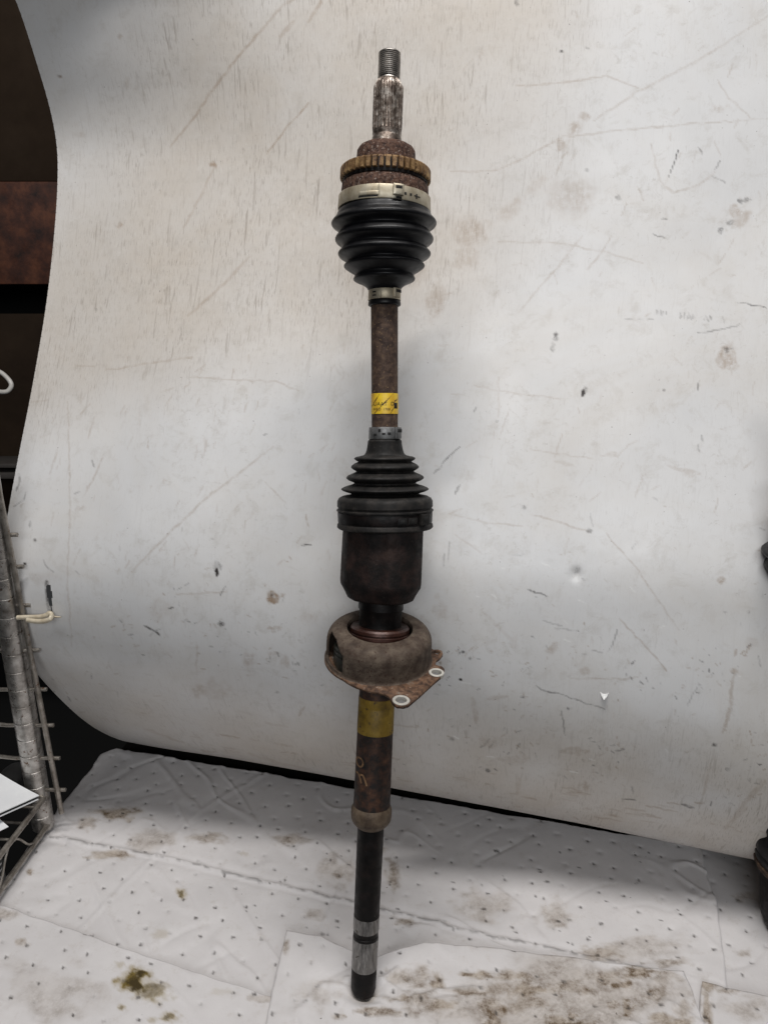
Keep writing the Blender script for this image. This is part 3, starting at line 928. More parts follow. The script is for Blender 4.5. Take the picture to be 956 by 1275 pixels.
make_pad('absorbent_pad', [(-70, 1104), (-160, 1230), (-300, 1420)], [(352, 1251), (345, 1330), (330, 1420)], 0.0130,
         'front-left white dimpled pad with a dark brown oil blot',
         [('o', 170, 1226, 26, 20, 1.3), ('o', 192, 1238, 24, 16, .8), ('o', 152, 1258, 7, 5, .7), ('o', 212, 1270, 14, 8, .8), ('d', 26, 1176, 10, 6, .6), ('d', 60, 1240, 80, 40, .22),
          ('o', 150, 1205, 8, 5, .4), ('o', 275, 1238, 20, 6, .25), ('d', 330, 1246, 30, 6, .4), ('d', 0, 1140, 30, 8, .4), ('o', 190, 1272, 6, 5, .5)], seed=33, wr=.6)


def drape(G, sv, tv):
    # the torn pad dips behind the shaft and its edge lifts on both sides
    xs = np.interp(sv, [0, .09, .17, .22, .29, .36, .55, .8, 1], [0, .002, .012, .020, .010, -.004, -.006, -.002, 0])
    G[..., 1] -= xs[None] * (1 - tv[:, None]) ** 2 * 1.2
    G[..., 2] += (0.004 * np.exp(-((sv - .30) / .05) ** 2) + 0.003 * np.exp(-((sv - .02) / .04) ** 2))[None] * (1 - tv[:, None])
    return G


DG = [('d', rp.uniform(510, 850), rp.uniform(1212, 1280), rp.uniform(12, 44), rp.uniform(6, 20), rp.uniform(.45, 1.0)) for _ in range(34)]
make_pad('absorbent_pad', [(358, 1163), (345, 1212), (331, 1275), (310, 1380)], [(850, 1213), (862, 1240), (878, 1280), (905, 1390)], 0.0165,
         'brown-stained torn pad under the foot of the axle',
         DG + [('d', 680, 1248, 240, 60, .42), ('d', 500, 1246, 20, 5, .8), ('d', 420, 1268, 10, 6, 1.), ('d', 356, 1180, 5, 12, .5), ('d', 470, 1262, 34, 6, .7), ('d', 400, 1240, 30, 20, .25), ('s', 421, 1266, 4, 3, .8),
               ('s', 380, 1250, 5, 2, .5), ('d', 590, 1216, 26, 7, .95), ('d', 543, 1224, 12, 14, .9), ('d', 650, 1216, 20, 5, .9), ('d', 625, 1257, 9, 8, 1.0)],
         seed=44, wr=1.1, lift=drape, crease=[([(462, 1240), (500, 1252), (545, 1236), (600, 1230)], 0.0022, .15), ([(495, 1207), (470, 1226), (430, 1222)], .002, .05)])
make_pad('absorbent_pad', [(874, 1223), (870, 1262), (872, 1330)], [(985, 1250), (1010, 1290), (1040, 1370)], 0.0130,
         'small stained pad corner at the bottom right',
         [('d', 880, 1230, 16, 12, .9), ('d', 878, 1262, 8, 26, .8), ('d', 930, 1260, 40, 20, .3), ('d', 905, 1236, 20, 5, .6)], seed=55)

# ------------------------------------------------------------------ axle shafts
LEAN = R(11.5)


class Axis:
    """a straight axis in the leaning plane of an axle, measured by its ends on the photograph"""

    def __init__(self, base, a, b, lean=LEAN):
        self.n = Vector((0, math.cos(lean), -math.sin(lean)))
        self.base = base
        self.a, self.b = a, b
        p, q = self._p(a), self._p(b)
        self.z = (p - q).normalized()
        if self.z.z < 0:
            self.z = -self.z
        f = CAM - p
        self.f = (f - self.z * f.dot(self.z)).normalized()
        self.r = self.f.cross(self.z).normalized() * -1
        if self.r.x < 0:
            self.r = -self.r

    def _p(self, q):
        return on_plane(q[0], q[1], self.base, self.n)

    def at(self, row):
        (x0, y0), (x1, y1) = self.a, self.b
        return self._p((x0 + (x1 - x0) * (row - y0) / (y1 - y0), row))

    def k(self, row):
        return depth(self.at(row)) / FPX

    def pt(self, row, rad, th):
        return self.at(row) + (self.f * math.cos(th) + self.r * math.sin(th)) * rad


def lathe(name, ax, prof, m, parent, seg=72, mod=None, sharp=35, smooth=0, closed=True):
    if smooth:
        prof = [tuple(q) for q in catmull(prof, smooth)]
    V, F = [], []
    for i, (row, hw) in enumerate(prof):
        k = ax.k(row)
        c_ = ax.at(row)
        for j in range(seg):
            th = 2 * math.pi * j / seg
            r_ = hw * k * (mod(th, i, row) if mod else 1.0)
            V.append(c_ + (ax.f * math.cos(th) + ax.r * math.sin(th)) * r_)
    for i in range(len(prof) - 1):
        for j in range(seg):
            F.append((i * seg + j, i * seg + (j + 1) % seg, (i + 1) * seg + (j + 1) % seg, (i + 1) * seg + j))
    if closed:
        F.append(tuple(range(seg)))
        F.append(tuple(range((len(prof) - 1) * seg, len(prof) * seg))[::-1])
    return mesh_obj(name, V, F, m, parent, sharp)


def patch(name, ax, row0, row1, x0, x1, hw, h0, h1, m, parent, nseg=8, bevel=0.6):
    """a raised curved piece on a band: rows row0..row1, px offsets x0..x1 from the axis at radius hw, from h0 to h1 proud"""
    t0, t1 = math.asin(max(-.98, min(.98, x0 / hw))), math.asin(max(-.98, min(.98, x1 / hw)))
    V, F = [], []
    k = ax.k((row0 + row1) / 2)
    db = bevel / hw
    for (h, rb, tb) in ((h0, 0, 0), (h1 - bevel * .6, 0, 0), (h1, bevel, db)):
        for row in (row0 + rb, row1 - rb):
            for i in range(nseg + 1):
                th = (t0 + tb) + ((t1 - tb) - (t0 + tb)) * i / nseg
                V.append(ax.pt(row, (hw + h) * k, th))
    n_ = nseg + 1

    def q(l, e, i):
        return (l * 2 + e) * n_ + i
    for i in range(nseg):
        F.append((q(2, 0, i), q(2, 0, i + 1), q(2, 1, i + 1), q(2, 1, i)))
        F.append((q(0, 0, i), q(0, 1, i), q(0, 1, i + 1), q(0, 0, i + 1)))
        for l in (0, 1):
            for e in (0, 1):
                F.append((q(l, e, i), q(l, e, i + 1), q(l + 1, e, i + 1), q(l + 1, e, i)))
    for l in (0, 1):
        for i in (0, nseg):
            F.append((q(l, 0, i), q(l, 1, i), q(l + 1, 1, i), q(l + 1, 0, i)))
    return mesh_obj(name, V, F, m, parent, 40)


BASE = ground(452, 1234, 0.0175)
axle = empty('drive_axle', BASE, 'long rusty drive axle with two black bellows boots standing upright in the middle', 'drive axle')
AX1 = Axis(BASE, (485.2, 66), (478.4, 262))        # outer joint, slightly swivelled
AX2 = Axis(BASE, (478.2, 262), (479.3, 640))       # bar and boots
AX3 = Axis(BASE, (479.0, 650), (452.0, 1236))      # inner joint and long tube

# stub: thread, spline, shoulder
tp = [(64.5, 0.5), (64.6, 9.5), (65.5, 12.3)]
r0 = 67.0
while r0 < 97:
    tp += [(r0, 13.8), (r0 + .7, 13.8), (r0 + 1.3, 12.3), (r0 + 1.8, 12.3)]
    r0 += 2.45
tp += [(99, 13.0), (101, 13.0)]
lathe('threaded_stub', AX1, tp, M['thread'], axle, 48, sharp=50)
NSP = 26


def spl(th, i, row):
    s_ = math.sin(NSP * th)
    d_ = 0.10 if 1 <= i <= 4 else 0.0
    return 1 - d_ * (0.5 - 0.5 * max(-1, min(1, 2.2 * s_)))


lathe('spline', AX1, [(100, 13.4), (103, 15.2), (109.5, 18.6), (120, 18.7), (160, 18.5), (164, 18.0)], M['stub'], axle, 300, spl, 30)
lathe('shoulder', AX1, [(163.5, 17.9), (168, 18.1), (169, 17.6), (171, 17.7), (172, 18.2), (178, 18.5), (181, 19.4), (183, 21)], M['stub'], axle, 64)
rustmod = lambda th, i, row: 1 + 0.006 * math.sin(9 * th + row) + 0.005 * math.sin(23 * th + 2 * row)
lathe('joint_housing', AX1, [(182, 20), (183.5, 30), (186, 34), (190, 36), (196, 36.4), (206, 37), (210, 42), (216, 48), (230, 51), (233, 53.5), (240, 54), (250, 53.6), (255, 52)],
      M['rust'], axle, 96, rustmod, 40)
NT_ = 44


def teeth(th, i, row):
    return 1.0 if (th * NT_ / (2 * math.pi)) % 1.0 < 0.62 else 0.89


lathe('sensor_ring', AX1, [(209, 47), (211.5, 54), (213, 55.6), (214, 56.2), (225, 56.4), (226, 55.8), (226.6, 50)], M['brass'], axle, NT_ * 10, lambda th, i, row: teeth(th, i, row) if 1 <= i <= 5 else 1.0, 25)
lathe('ring_seat', AX1, [(212, 48), (213, 51.5), (230, 52.5), (231, 50)], M['dark_steel'], axle, 96)  # dark seat, its colour doubles as shade in the tooth gaps


def clamp(ax, row0, row1, hw, m, style, zinc=True):
    c_ = lathe('boot_clamp', ax, [(row0, hw - 2.5), (row0, hw - .3), (row0 + .6, hw), (row1 - .6, hw + .6), (row1, hw + .3), (row1, hw - 2.5)], m, axle, 96, sharp=30)
    h = row1 - row0
    for kind, x0, x1, a0, a1, ht in style:
        rr0, rr1 = row0 + h * a0, row0 + h * a1
        if kind == 'hole':
            patch('slot', ax, rr0, rr1, x0, x1, hw + .6, -.5, .12, M['hole'], c_, 4, .05)
        elif kind == 'buckle':
            patch('buckle', ax, rr0, rr1, x0, x1, hw, -.5, ht, m, c_, 4, 1.0)
        else:
            patch('tang', ax, rr0, rr1, x0, x1, hw, -.5, ht, m, c_, 8, .4)
    return c_


clamp(AX1, 247, 264, 57.2, M['zinc'], [('tang', -30, -7, .52, .78, 1.6), ('hole', -31, -8, .80, .92, 0), ('overlap', -8, 13, .03, .97, 1.0), ('buckle', 9, 20.5, .02, .78, 5.0), ('hole', 11, 18.5, .12, .34, 0),
                                       ('hole', 10.5, 20, .80, .99, 0), ('hole', 23, 25.5, .46, .64, 0), ('hole', 29.5, 32, .46, .64, 0), ('hole', 35, 42, .52, .60, 0), ('hole', 37, 38.5, .40, .75, 0)])
# the buckle's dark mouth sits proud with it
patch('buckle_mouth', AX1, 249.5, 253, 11.5, 18.5, 57.2, 4.6, 5.2, M['hole'], axle, 4, .05)

# outer boot
ob_p = [(258, 50), (264, 56.5), (268, 58.5), (272, 60), (276, 63.5), (279, 65), (282, 63.5), (286, 57.5), (289, 55.5), (292, 57.2), (296, 60.2), (299, 61.4), (302, 60), (306, 55), (309.5, 53),
        (312, 54.5), (315, 57), (317, 57.5), (320, 55.6), (324, 49.5), (327, 47), (329, 48.3), (331, 50), (333.5, 49), (338, 42.5), (342, 37), (345, 37.6), (347.5, 38.6), (350, 36.8), (354, 28), (358, 22.5), (361, 20.5),
        (364, 19), (374, 18.8), (376, 20), (379.5, 20.2), (381, 19.2), (381.6, 15.5)]


def deepen(p):
    return p


uneven = lambda th, i, row: 1 + 0.006 * math.sin(2 * th + row * .13) + 0.004 * math.sin(3 * th - row * .09)
lathe('outer_boot', AX2, ob_p, M['rubber'], axle, 96, uneven, smooth=4, sharp=60)
clamp(AX2, 361.5, 374.5, 19.9, M['zinc'], [('tang', -10, -4.5, .15, .85, .9), ('hole', -14.5, -8, .28, .42, 0), ('hole', -14.5, -8, .62, .74, 0), ('overlap', -5, 12, .04, .96, 1.1), ('buckle', 10.5, 17.5, .0, .85, 3.6)])
patch('buckle_mouth', AX2, 363.3, 367, 12.5, 17.5, 19.9, 3.2, 3.8, M['hole'], axle, 3, .05)

lathe('bar', AX2, [(378, 16.3), (380, 16.9), (420, 16.7), (470, 16.5), (534, 16.3), (552, 16.2)], M['rust_bar'], axle, 72)
# yellow sticker wrapped on the bar
stk = lathe('sticker', AX2, [(490.3, 16.5), (490.4, 16.95), (492, 17.05), (514, 16.95), (515.6, 16.9), (515.7, 16.4)], M['sticker'], axle, 72,
            lambda th, i, row: 1.0, closed=False)
for (xa, ya, xb, yb, wd) in ((-15.5, 506, -6.5, 491.5, 1.3), (-12.5, 515, 10.5, 491, 1.9), (11, 502, 15.5, 497, 2.2), (7, 515, 12, 507, 1.3)):
    V, F = [], []
    for i in range(9):
        t = i / 8
        x, row = xa + (xb - xa) * t, ya + (yb - ya) * t
        for s_ in (-.5, .5):
            xx = max(-16.2, min(16.2, x + s_ * wd * (.6 + .4 * math.sin(3 + 9 * t))))
            V.append(AX2.pt(row, 17.12 * AX2.k(row), math.asin(xx / 17.1)))
    for i in range(8):
        F.append((2 * i, 2 * i + 1, 2 * i + 3, 2 * i + 2))
    mesh_obj('scratch', V, F, M['rust_bar'], stk, None)


def wrap_text(name, txt, ax, x0, row, size, hw, m, parent, spacing=1.0):
    """flat printed lettering bent onto the round surface: starts x0 px from the axis, baseline at row"""
    cu = bpy.data.curves.new('lettering', 'FONT')
    cu.body = txt
    cu.size = 1.0
    cu.space_character = spacing
    cu.resolution_u = 2
    to = bpy.data.objects.new('lettering', cu)
    COL.objects.link(to)
    me_ = bpy.data.meshes.new_from_object(to.evaluated_get(bpy.context.evaluated_depsgraph_get()))
    bpy.data.objects.remove(to)
    bpy.data.curves.remove(cu)
    V = []
    for v in me_.vertices:
        th = math.asin(max(-.97, min(.97, (x0 + v.co.x * size) / hw)))
        rw = row - v.co.y * size
        V.append(ax.pt(rw, (hw + .15) * ax.k(rw), th))
    F = [tuple(p.vertices) for p in me_.polygons]
    return mesh_obj(name, V, F, m, parent, None)


bpy.context.view_layer.update()
wrap_text('lettering', 'UAAT', AX2, -14.0, 505.5, 6.4, 17.05, M['ink'], stk, 1.0)
wrap_text('lettering', 'D', AX2, 7.2, 505.5, 6.6, 17.05, M['ink'], stk)
wrap_text('lettering', 'MBO  1708', AX2, -14.0, 511.5, 4.2, 17.05, M['ink'], stk, 1.05)
patch('smudge', AX2, 502, 509, 11.5, 15.3, 17.0, -.2, .25, M['hole'], stk, 4, .1)

clamp(AX2, 532, 546.5, 19.6, M['grey_band'], [('hole', -13.5, -10, .55, .72, 0), ('hole', -8, -5, .15, .40, 0), ('hole', -3.5, .5, .48, .66, 0), ('hole', 3.5, 7.5, .45, .66, 0), ('tang', -15, -13.8, .05, .95, .8), ('overlap', 10, 12, .03, .97, 1.0),
                                            ('buckle', 11.5, 18.0, .02, .94, 3.4)])
patch('buckle_mouth', AX2, 534.5, 538.5, 13.5, 18.0, 19.6, 3.0, 3.5, M['hole'], axle, 3, .05)

ib_p = [(544, 17), (547, 19.2), (549, 21), (553, 21.4), (558, 22.2), (563, 23.4), (566.2, 25.6), (567.8, 30.5), (568.8, 35.4), (570.8, 37.8), (573, 36), (574.8, 33.2), (577, 37.6), (580, 41.6), (582.5, 42), (585, 38.5), (587, 36), (589, 40), (592, 46.5), (595, 48.4), (598, 45), (600.5, 39), (602.5, 40),
        (605.5, 49), (608.5, 54.2), (611, 51.5), (613.5, 44), (616, 40), (618, 40.5)]
lathe('inner_boot', AX2, ib_p, M['rubber_dusty'], axle, 96, uneven, smooth=4, sharp=60)
lathe('boot_cap', AX2, [(615.5, 38), (616.2, 46), (617.5, 53), (620, 57.4), (623.5, 59.2), (630, 59.4), (631.5, 58.2), (633, 58.2), (634, 60), (635.5, 60), (636.5, 58), (650, 57.6), (652, 59.2), (655.5, 59.6), (657.5, 57.5), (658.5, 50)], M['rubber_dusty'], axle, 96, sharp=40)
bc = lathe('boot_clamp', AX2, [(637.2, 57), (637.2, 58.7), (638, 58.9), (649, 58.5), (649.6, 58.2), (649.6, 57)], M['dark_steel'], axle, 96, sharp=30)
for x0, x1, a0, a1, ht in ((15, 26, 640, 648, 1.0), (27.5, 38.5, 640, 647.5, .9), (40.5, 50.5, 636.5, 649.5, 4.2)):
    patch('buckle' if ht > 2 else 'tang', AX2, a0, a1, x0, x1, 58.7, -.4, ht, M['rubber_dusty'], bc, 6, .7)
for x0, x1, a0, a1, ht in ((18, 23, 642, 646, 1.1), (31, 34.5, 641.8, 645.8, 1.0), (43, 48.5, 639.5, 644, 4.4)):
    patch('slot', AX2, a0, a1, x0, x1, 58.7, ht - .3, ht + .1, M['hole'], bc, 4, .05)

# inner joint: tripod housing with three lobes


def lobes(th, i, row):
    if i == 0:
        return 1.0
    a_ = (th - R(38)) * 3
    return 0.958 + 0.042 * math.tanh(3.2 * (math.cos(a_) + .25)) + 0.003 * math.sin(17 * th)


lathe('inner_joint_housing', AX3, [(655, 50), (657, 51.6), (690, 52.0), (722, 52.2), (727, 51.4), (736, 46), (743, 42.5), (745.5, 38), (746, 27)], M['joint_black'], axle, 120, lobes, 28)
lathe('neck', AX3, [(744, 27.8), (757, 28), (759, 26.6), (778, 26.4), (800, 26.4)], M['dark_steel'], axle, 72)
lathe('bearing_seal', AX3, [(778, 26), (778.5, 34.5), (780.5, 36.6), (784, 37), (785, 35.8), (786.2, 35.8), (787, 37), (793, 37), (795, 35), (812, 35), (813, 27)], M['seal'], axle, 96, sharp=30)

# bearing carrier: pressed cup with a window, tilted a little on its bearing
CR = 795
cc = AX3.at(CR)
kk = AX3.k(CR)
TILT = R(14)
bz = (Matrix.Rotation(-TILT, 3, AX3.r) @ AX3.z).normalized()
if bz.dot(AX3.f) < AX3.z.dot(AX3.f):
    bz = (Matrix.Rotation(TILT, 3, AX3.r) @ AX3.z).normalized()
bx = (AX3.r - bz * AX3.r.dot(bz)).normalized()
bf = bx.cross(bz)
if bf.dot(AX3.f) < 0:
    bf = -bf


def bp(r_, th, h):
    return cc + (bf * math.cos(th) + bx * math.sin(th)) * (r_ * kk) + bz * (h * kk)


bracket = empty('bearing_bracket', Vector((0, 0, 0)))
bracket.parent = axle
cup = [(40.5, 9), (40.2, 13), (40.6, 15.6), (42, 16.3), (49, 15.8), (55.5, 13.8), (60.8, 10.2), (64, 5), (65.1, 0), (65.5, -7), (65.6, -15), (65.6, -22), (66, -24.4), (66.8, -25.6), (67.6, -26)]
cup = catmull(cup, 5)
nth = 240
V, F = [], []
for i, (r_, h_) in enumerate(cup):
    for j in range(nth):
        V.append(bp(r_, 2 * math.pi * j / nth, h_))
ncup = len(cup)
for i in range(ncup - 1):
    h_ = 0.5 * (cup[i][1] + cup[i + 1][1])
    for j in range(nth):
        th = (j + .5) / nth * 360
        thl = 360 - th                              # degrees round to the left from the front
        # arched window in the left wall
        lo_, hi_ = 41, 84
        if cup[i][0] > 58 and h_ > -22.5 and lo_ < thl < hi_:
            q = (thl - lo_) / (hi_ - lo_)
            if h_ < 12.5 - 12 * (1 - min(1, q * 1.6)) ** 2:
                continue
        F.append((i * nth + j, i * nth + (j + 1) % nth, (i + 1) * nth + (j + 1) % nth, (i + 1) * nth + j))
cupo = mesh_obj('cup', V, F, M['bracket'], bracket, 40)
md = cupo.modifiers.new('thickness', 'SOLIDIFY')
md.thickness = 0.0026
md.offset = -1
# flange plate with three ears
PH_ = -26.0
p0 = cc + bz * (PH_ * kk)


def plate(px, py):
    q = on_plane(px, py, p0, bz) - p0
    return q.dot(bx), q.dot(bf)


z5 = lambda x, y: (380 + x / 4.78, 730 + y / 4.78)
front = [plate(*z5(x, y)) for x, y in ((470, 634), (500, 652), (520, 690), (545, 710), (585, 713), (615, 704), (690, 640), (760, 575), (826, 520), (828, 492),
                                       (812, 476), (775, 468), (778, 440), (800, 425), (818, 402), (812, 384), (790, 376), (762, 378))]
rb = 67.8 * kk
n_ = 60
# run on round the back and the left, from the right ear to the front
ang0, ang1 = math.atan2(front[-1][1], front[-1][0]), math.atan2(front[0][1], front[0][0])
while ang1 >= ang0:
    ang1 -= 2 * math.pi
r_s, r_e = math.hypot(*front[-1]), math.hypot(*front[0])
arc = []
for i in range(1, n_):
    t = i / n_
    a_ = ang0 + (ang1 - ang0) * t
    rr_ = rb + (r_s - rb) * max(0, 1 - t * 6) + (r_e - rb) * max(0, 1 - (1 - t) * 6)
    arc.append((rr_ * math.cos(a_), rr_ * math.sin(a_)))
outline = front + arc
holes = [plate(*z5(570, 680)), plate(*z5(780, 515)), plate(*z5(782, 394))]
hr = [6.6 * kk, 6.2 * kk, 4.6 * kk]
bm = bmesh.new()
bb = origin(bracket)


def pw(u_, v_, h_=0.0):
    return p0 + bx * u_ + bf * v_ + bz * h_ - bb


ed = []
loops = [outline, [(57 * kk * math.cos(2 * math.pi * i / 60), 57 * kk * math.sin(2 * math.pi * i / 60)) for i in range(60)]]
for (hx, hy), r_ in zip(holes, hr):
    loops.append([(hx + r_ * math.cos(2 * math.pi * i / 24), hy + r_ * math.sin(2 * math.pi * i / 24)) for i in range(24)])
for lp in loops:
    vs = [bm.verts.new(pw(*q)) for q in lp]
    for i in range(len(vs)):
        ed.append(bm.edges.new((vs[i], vs[(i + 1) % len(vs)])))
bmesh.ops.triangle_fill(bm, use_beauty=True, use_dissolve=False, edges=ed, normal=bz)
me = bpy.data.meshes.new('flange')
bm.to_mesh(me)
bm.free()
fl = link('flange', me, M['flange'], bracket, 30)
md = fl.modifiers.new('thickness', 'SOLIDIFY')
md.thickness = 0.0030
md.offset = -1 if me.polygons and me.polygons[0].normal.dot(bz) > 0 else 1


def ringgeo(c2, r_in, r_out, h0, h1, n=28):
    V, F = [], []
    for r_, h_ in ((r_in, h0), (r_out, h0), (r_out, h1 - .0003), (r_out - .0003, h1), (r_in + .0002, h1), (r_in, h1 - .0003)):
        for i in range(n):
            a_ = 2 * math.pi * i / n
            V.append(p0 + bx * (c2[0] + r_ * math.cos(a_)) + bf * (c2[1] + r_ * math.sin(a_)) + bz * h_)
    for l in range(6):
        for i in range(n):
            F.append((l * n + i, l * n + (i + 1) % n, ((l + 1) % 6) * n + (i + 1) % n, ((l + 1) % 6) * n + i))
    return V, F


for i in (0, 1):
    V, F = ringgeo(holes[i], hr[i] * .98, hr[i] * 1.52, -0.0032, 0.0008)
    mesh_obj('bushing', V, F, M['bare'], bracket, 30)
V, F = ringgeo(holes[2], hr[2] * .98, hr[2] * 1.25, -0.0032, 0.0004)
mesh_obj('bushing', V, F, M['flange'], bracket, 30)
# bearing body inside the cup
lathe('bearing', AX3, [(799, 30), (799, 40), (801, 52), (803, 56), (806, 56), (806.6, 54.5), (808, 54.5), (808.6, 56), (811, 56), (811.6, 54.5), (813, 54.5), (813.6, 56), (830, 56), (832, 52), (832, 25)], M['bearing'], axle, 96, sharp=30)

# long tube below
lathe('tube', AX3, [(795, 21.6), (850, 22.0), (930, 22.4), (1000, 22.8), (1008, 22.8), (1009, 16)], M['tube'], axle, 80)
bd = lathe('paint_band', AX3, [(866, 21.9), (866.2, 22.35), (876, 22.5), (876.8, 22.3), (877.6, 22.3), (878.2, 22.55), (909.5, 22.7), (909.7, 22.2)], M['tube_band'], axle, 80, closed=False)
# paint marks: a ring and two strokes


def stroke(name, pts, wd, m, parent, ax=AX3, hw=22.85):
    V, F = [], []
    n_ = len(pts)
    for i, (x, row) in enumerate(pts):
        xa, ya = pts[max(0, i - 1)]
        xb, yb = pts[min(n_ - 1, i + 1)]
        dx, dy = xb - xa, yb - ya
        l_ = math.hypot(dx, dy) or 1
        for s_ in (-.5, .5):
            xx, rr_ = x - dy / l_ * s_ * wd, row + dx / l_ * s_ * wd
            V.append(ax.pt(rr_, hw * ax.k(rr_), math.asin(max(-.985, min(.985, xx / hw)))))
    for i in range(n_ - 1):
        F.append((2 * i, 2 * i + 1, 2 * i + 3, 2 * i + 2))
    return mesh_obj(name, V, F, m, parent, None)


oc = [(-17.3 + 4.3 * math.cos(a * math.pi / 9), 943.5 + 5.3 * math.sin(a * math.pi / 9)) for a in range(19)]
stroke('paint_mark', oc, 1.9, M['chalk'], axle)
stroke('paint_mark', [(x, y) for x, y in catmull([(-21, 958), (-18.5, 957.5), (-16.5, 961), (-14, 968)], 4)], 2.0, M['chalk'], axle)
stroke('paint_mark', [(x, y) for x, y in catmull([(-16.2, 958.5), (-13, 957.5), (-10.5, 961), (-7, 969.5)], 4)], 2.2, M['chalk'], axle)

lathe('collar', AX3, [(1001, 22.6), (1004, 24.2), (1007, 25.2), (1014, 25.3), (1020, 24.2), (1025, 20.5), (1028, 17), (1029, 14)], M['collar'], axle, 80, smooth=3, sharp=50)
lathe('lower_shaft', AX3, [(1022, 16.6), (1060, 16.4), (1138, 15.9), (1139, 15.9)], M['dark_steel'], axle, 72)
lathe('bearing_journal', AX3, [(1138.5, 15.6), (1138.7, 16.2), (1155, 16.1), (1156, 15.9)], M['ground_steel'], axle, 72)
lathe('seal_groove', AX3, [(1155.5, 15.8), (1156, 15.5), (1160, 15.5), (1160.4, 15.1), (1162.5, 15.1), (1163, 15.6), (1165, 15.7), (1166, 15.5), (1166.5, 15.2)], M['dark_steel'], axle, 72)
lathe('bearing_journal', AX3, [(1166, 15.2), (1166.3, 16.0), (1203, 15.85), (1203.6, 15.5)], M['ground_steel'], axle, 72)
lathe('foot_end', AX3, [(1203, 15.5), (1203.5, 15.75), (1228, 15.5), (1232, 14.6), (1236, 12.2), (1237, 0.5)], M['dark_steel'], axle, 72)

# ---- the neighbouring axle, cut by the right edge of the picture
BASE2 = ground(1000, 1152, 0.010)
ax2r = empty('drive_axle', BASE2, 'second drive axle cut off by the right edge of the picture', 'drive axle')
AXR = Axis(BASE2, (1003, 560), (1000, 1152), R(0.5))
lathe('inner_joint_housing', AXR, [(1156, 30), (1154, 40), (1148, 45), (1139, 49), (1128, 49.6), (1074, 50), (1070, 48)], M['dark_steel'], ax2r, 80)
lathe('boot_clamp', AXR, [(1076, 50), (1075, 56), (1072, 57.2), (1069, 56.4), (1067, 53)], M['rust_bar'], ax2r, 80)
lathe('inner_boot', AXR, [(1070, 52), (1066, 55.5), (1058, 56.6), (1055, 55.2), (1052, 56.6), (1044, 57), (1037, 55), (1033, 50), (1029, 49.8), (1022, 52), (1014, 50), (1008, 44), (1003, 40), (997, 43), (990, 40), (985, 33), (979, 35), (972, 32), (966, 25), (960, 20), (950, 19), (946, 17)],
      M['rubber'], ax2r, 80, smooth=3, sharp=60)
lathe('bar', AXR, [(960, 15), (730, 15)], M['rust_bar'], ax2r, 48)
lathe('outer_boot', AXR, [(748, 17), (744, 20), (736, 21), (730, 28), (726, 36), (722, 37), (718, 36), (713, 41), (708, 43.5), (702, 47), (697, 45), (693, 42), (689, 46), (685, 49.6), (682, 49.2), (678, 43), (674, 39), (668, 38), (664, 37)], M['rubber'], ax2r, 80,
      smooth=3, sharp=60)
lathe('joint_housing', AXR, [(668, 34), (664, 37), (630, 37), (622, 34), (600, 32), (598, 20)], M['rust'], ax2r, 80)
lathe('stub', AXR, [(602, 17), (540, 16.5), (530, 12), (500, 12), (499, 4)], M['stub'], ax2r, 48)

# ------------------------------------------------------------------ wire shelving at the left
PB = at_depth(52, 1013, 1.03)
PT = at_depth(-8, 650, 0.868)
PD = (PT - PB) / (PT - PB).z
dp = depth(PB)
kp = dp / FPX
shelf = empty('wire_shelf', PB, 'tarnished chrome wire shelving unit at the left edge', 'shelving')
pr = 13.2 * kp
pts, rad = [], []
zc = -0.02
while zc < 0.62:
    pts += [PB + PD * (zc + q) for q in (0, .0225, .0228, .0245, .0248)]
    rad += [pr, pr, pr * .955, pr * .955, pr]
    zc += 0.0252
V, F = tube_geo(pts, rad, 28)
mesh_obj('post', V, F, M['chrome'], shelf, 40)
V, F = tube_geo([PB + PD * h for h in (-.03, -.03, -.027, .036, .040, .041)], [pr * .8, pr * 1.2, pr * 1.28, pr * 1.24, pr * 1.18, pr * 1.02], 28)
mesh_obj('collar', V, F, M['chrome'], shelf, 40)
# double front rail towards the viewer
ra0, ra1 = on_plane(55, 994, PB + Vector((0, 0, .034)), Vector((0, 0, 1))), on_plane(-30, 1105, PB + Vector((0, 0, .034)), Vector((0, 0, 1)))
rb0, rb1 = on_plane(60, 1027, PB + Vector((0, 0, -.014)), Vector((0, 0, 1))), on_plane(-30, 1140, PB + Vector((0, 0, -.014)), Vector((0, 0, 1)))
dr = (ra1 - ra0).normalized()
L_ = 0.42
rb1 = rb0 + dr * L_
ra1 = ra0 + dr * L_
tube('rail', [ra0, ra1], 0.0036, M['wire'], shelf)
tube('rail', [rb0, rb1], 0.0036, M['wire'], shelf)
zz = []
for i in range(26):
    t = 0.08 + i / 25 * .92
    up = (0.5 - 0.5 * math.cos(i * math.pi / 3)) if True else 0
    a_, b_ = ra0 + dr * (t * L_), rb0 + dr * (t * L_)
    zz.append(b_ + (a_ - b_) * up)
tube('truss_wire', catmull(zz, 4), 0.0016, M['wire'], shelf, 8)
lf = Vector((-dr.y, dr.x, 0))
if lf.x > 0:
    lf = -lf
for i in range(9):
    q = ra0 + dr * (0.012 + i * 0.030) - Vector((0, 0, .0052))
    tube('deck_wire', [q, q + lf * 0.30], 0.0018, M['wire'], shelf, 8)
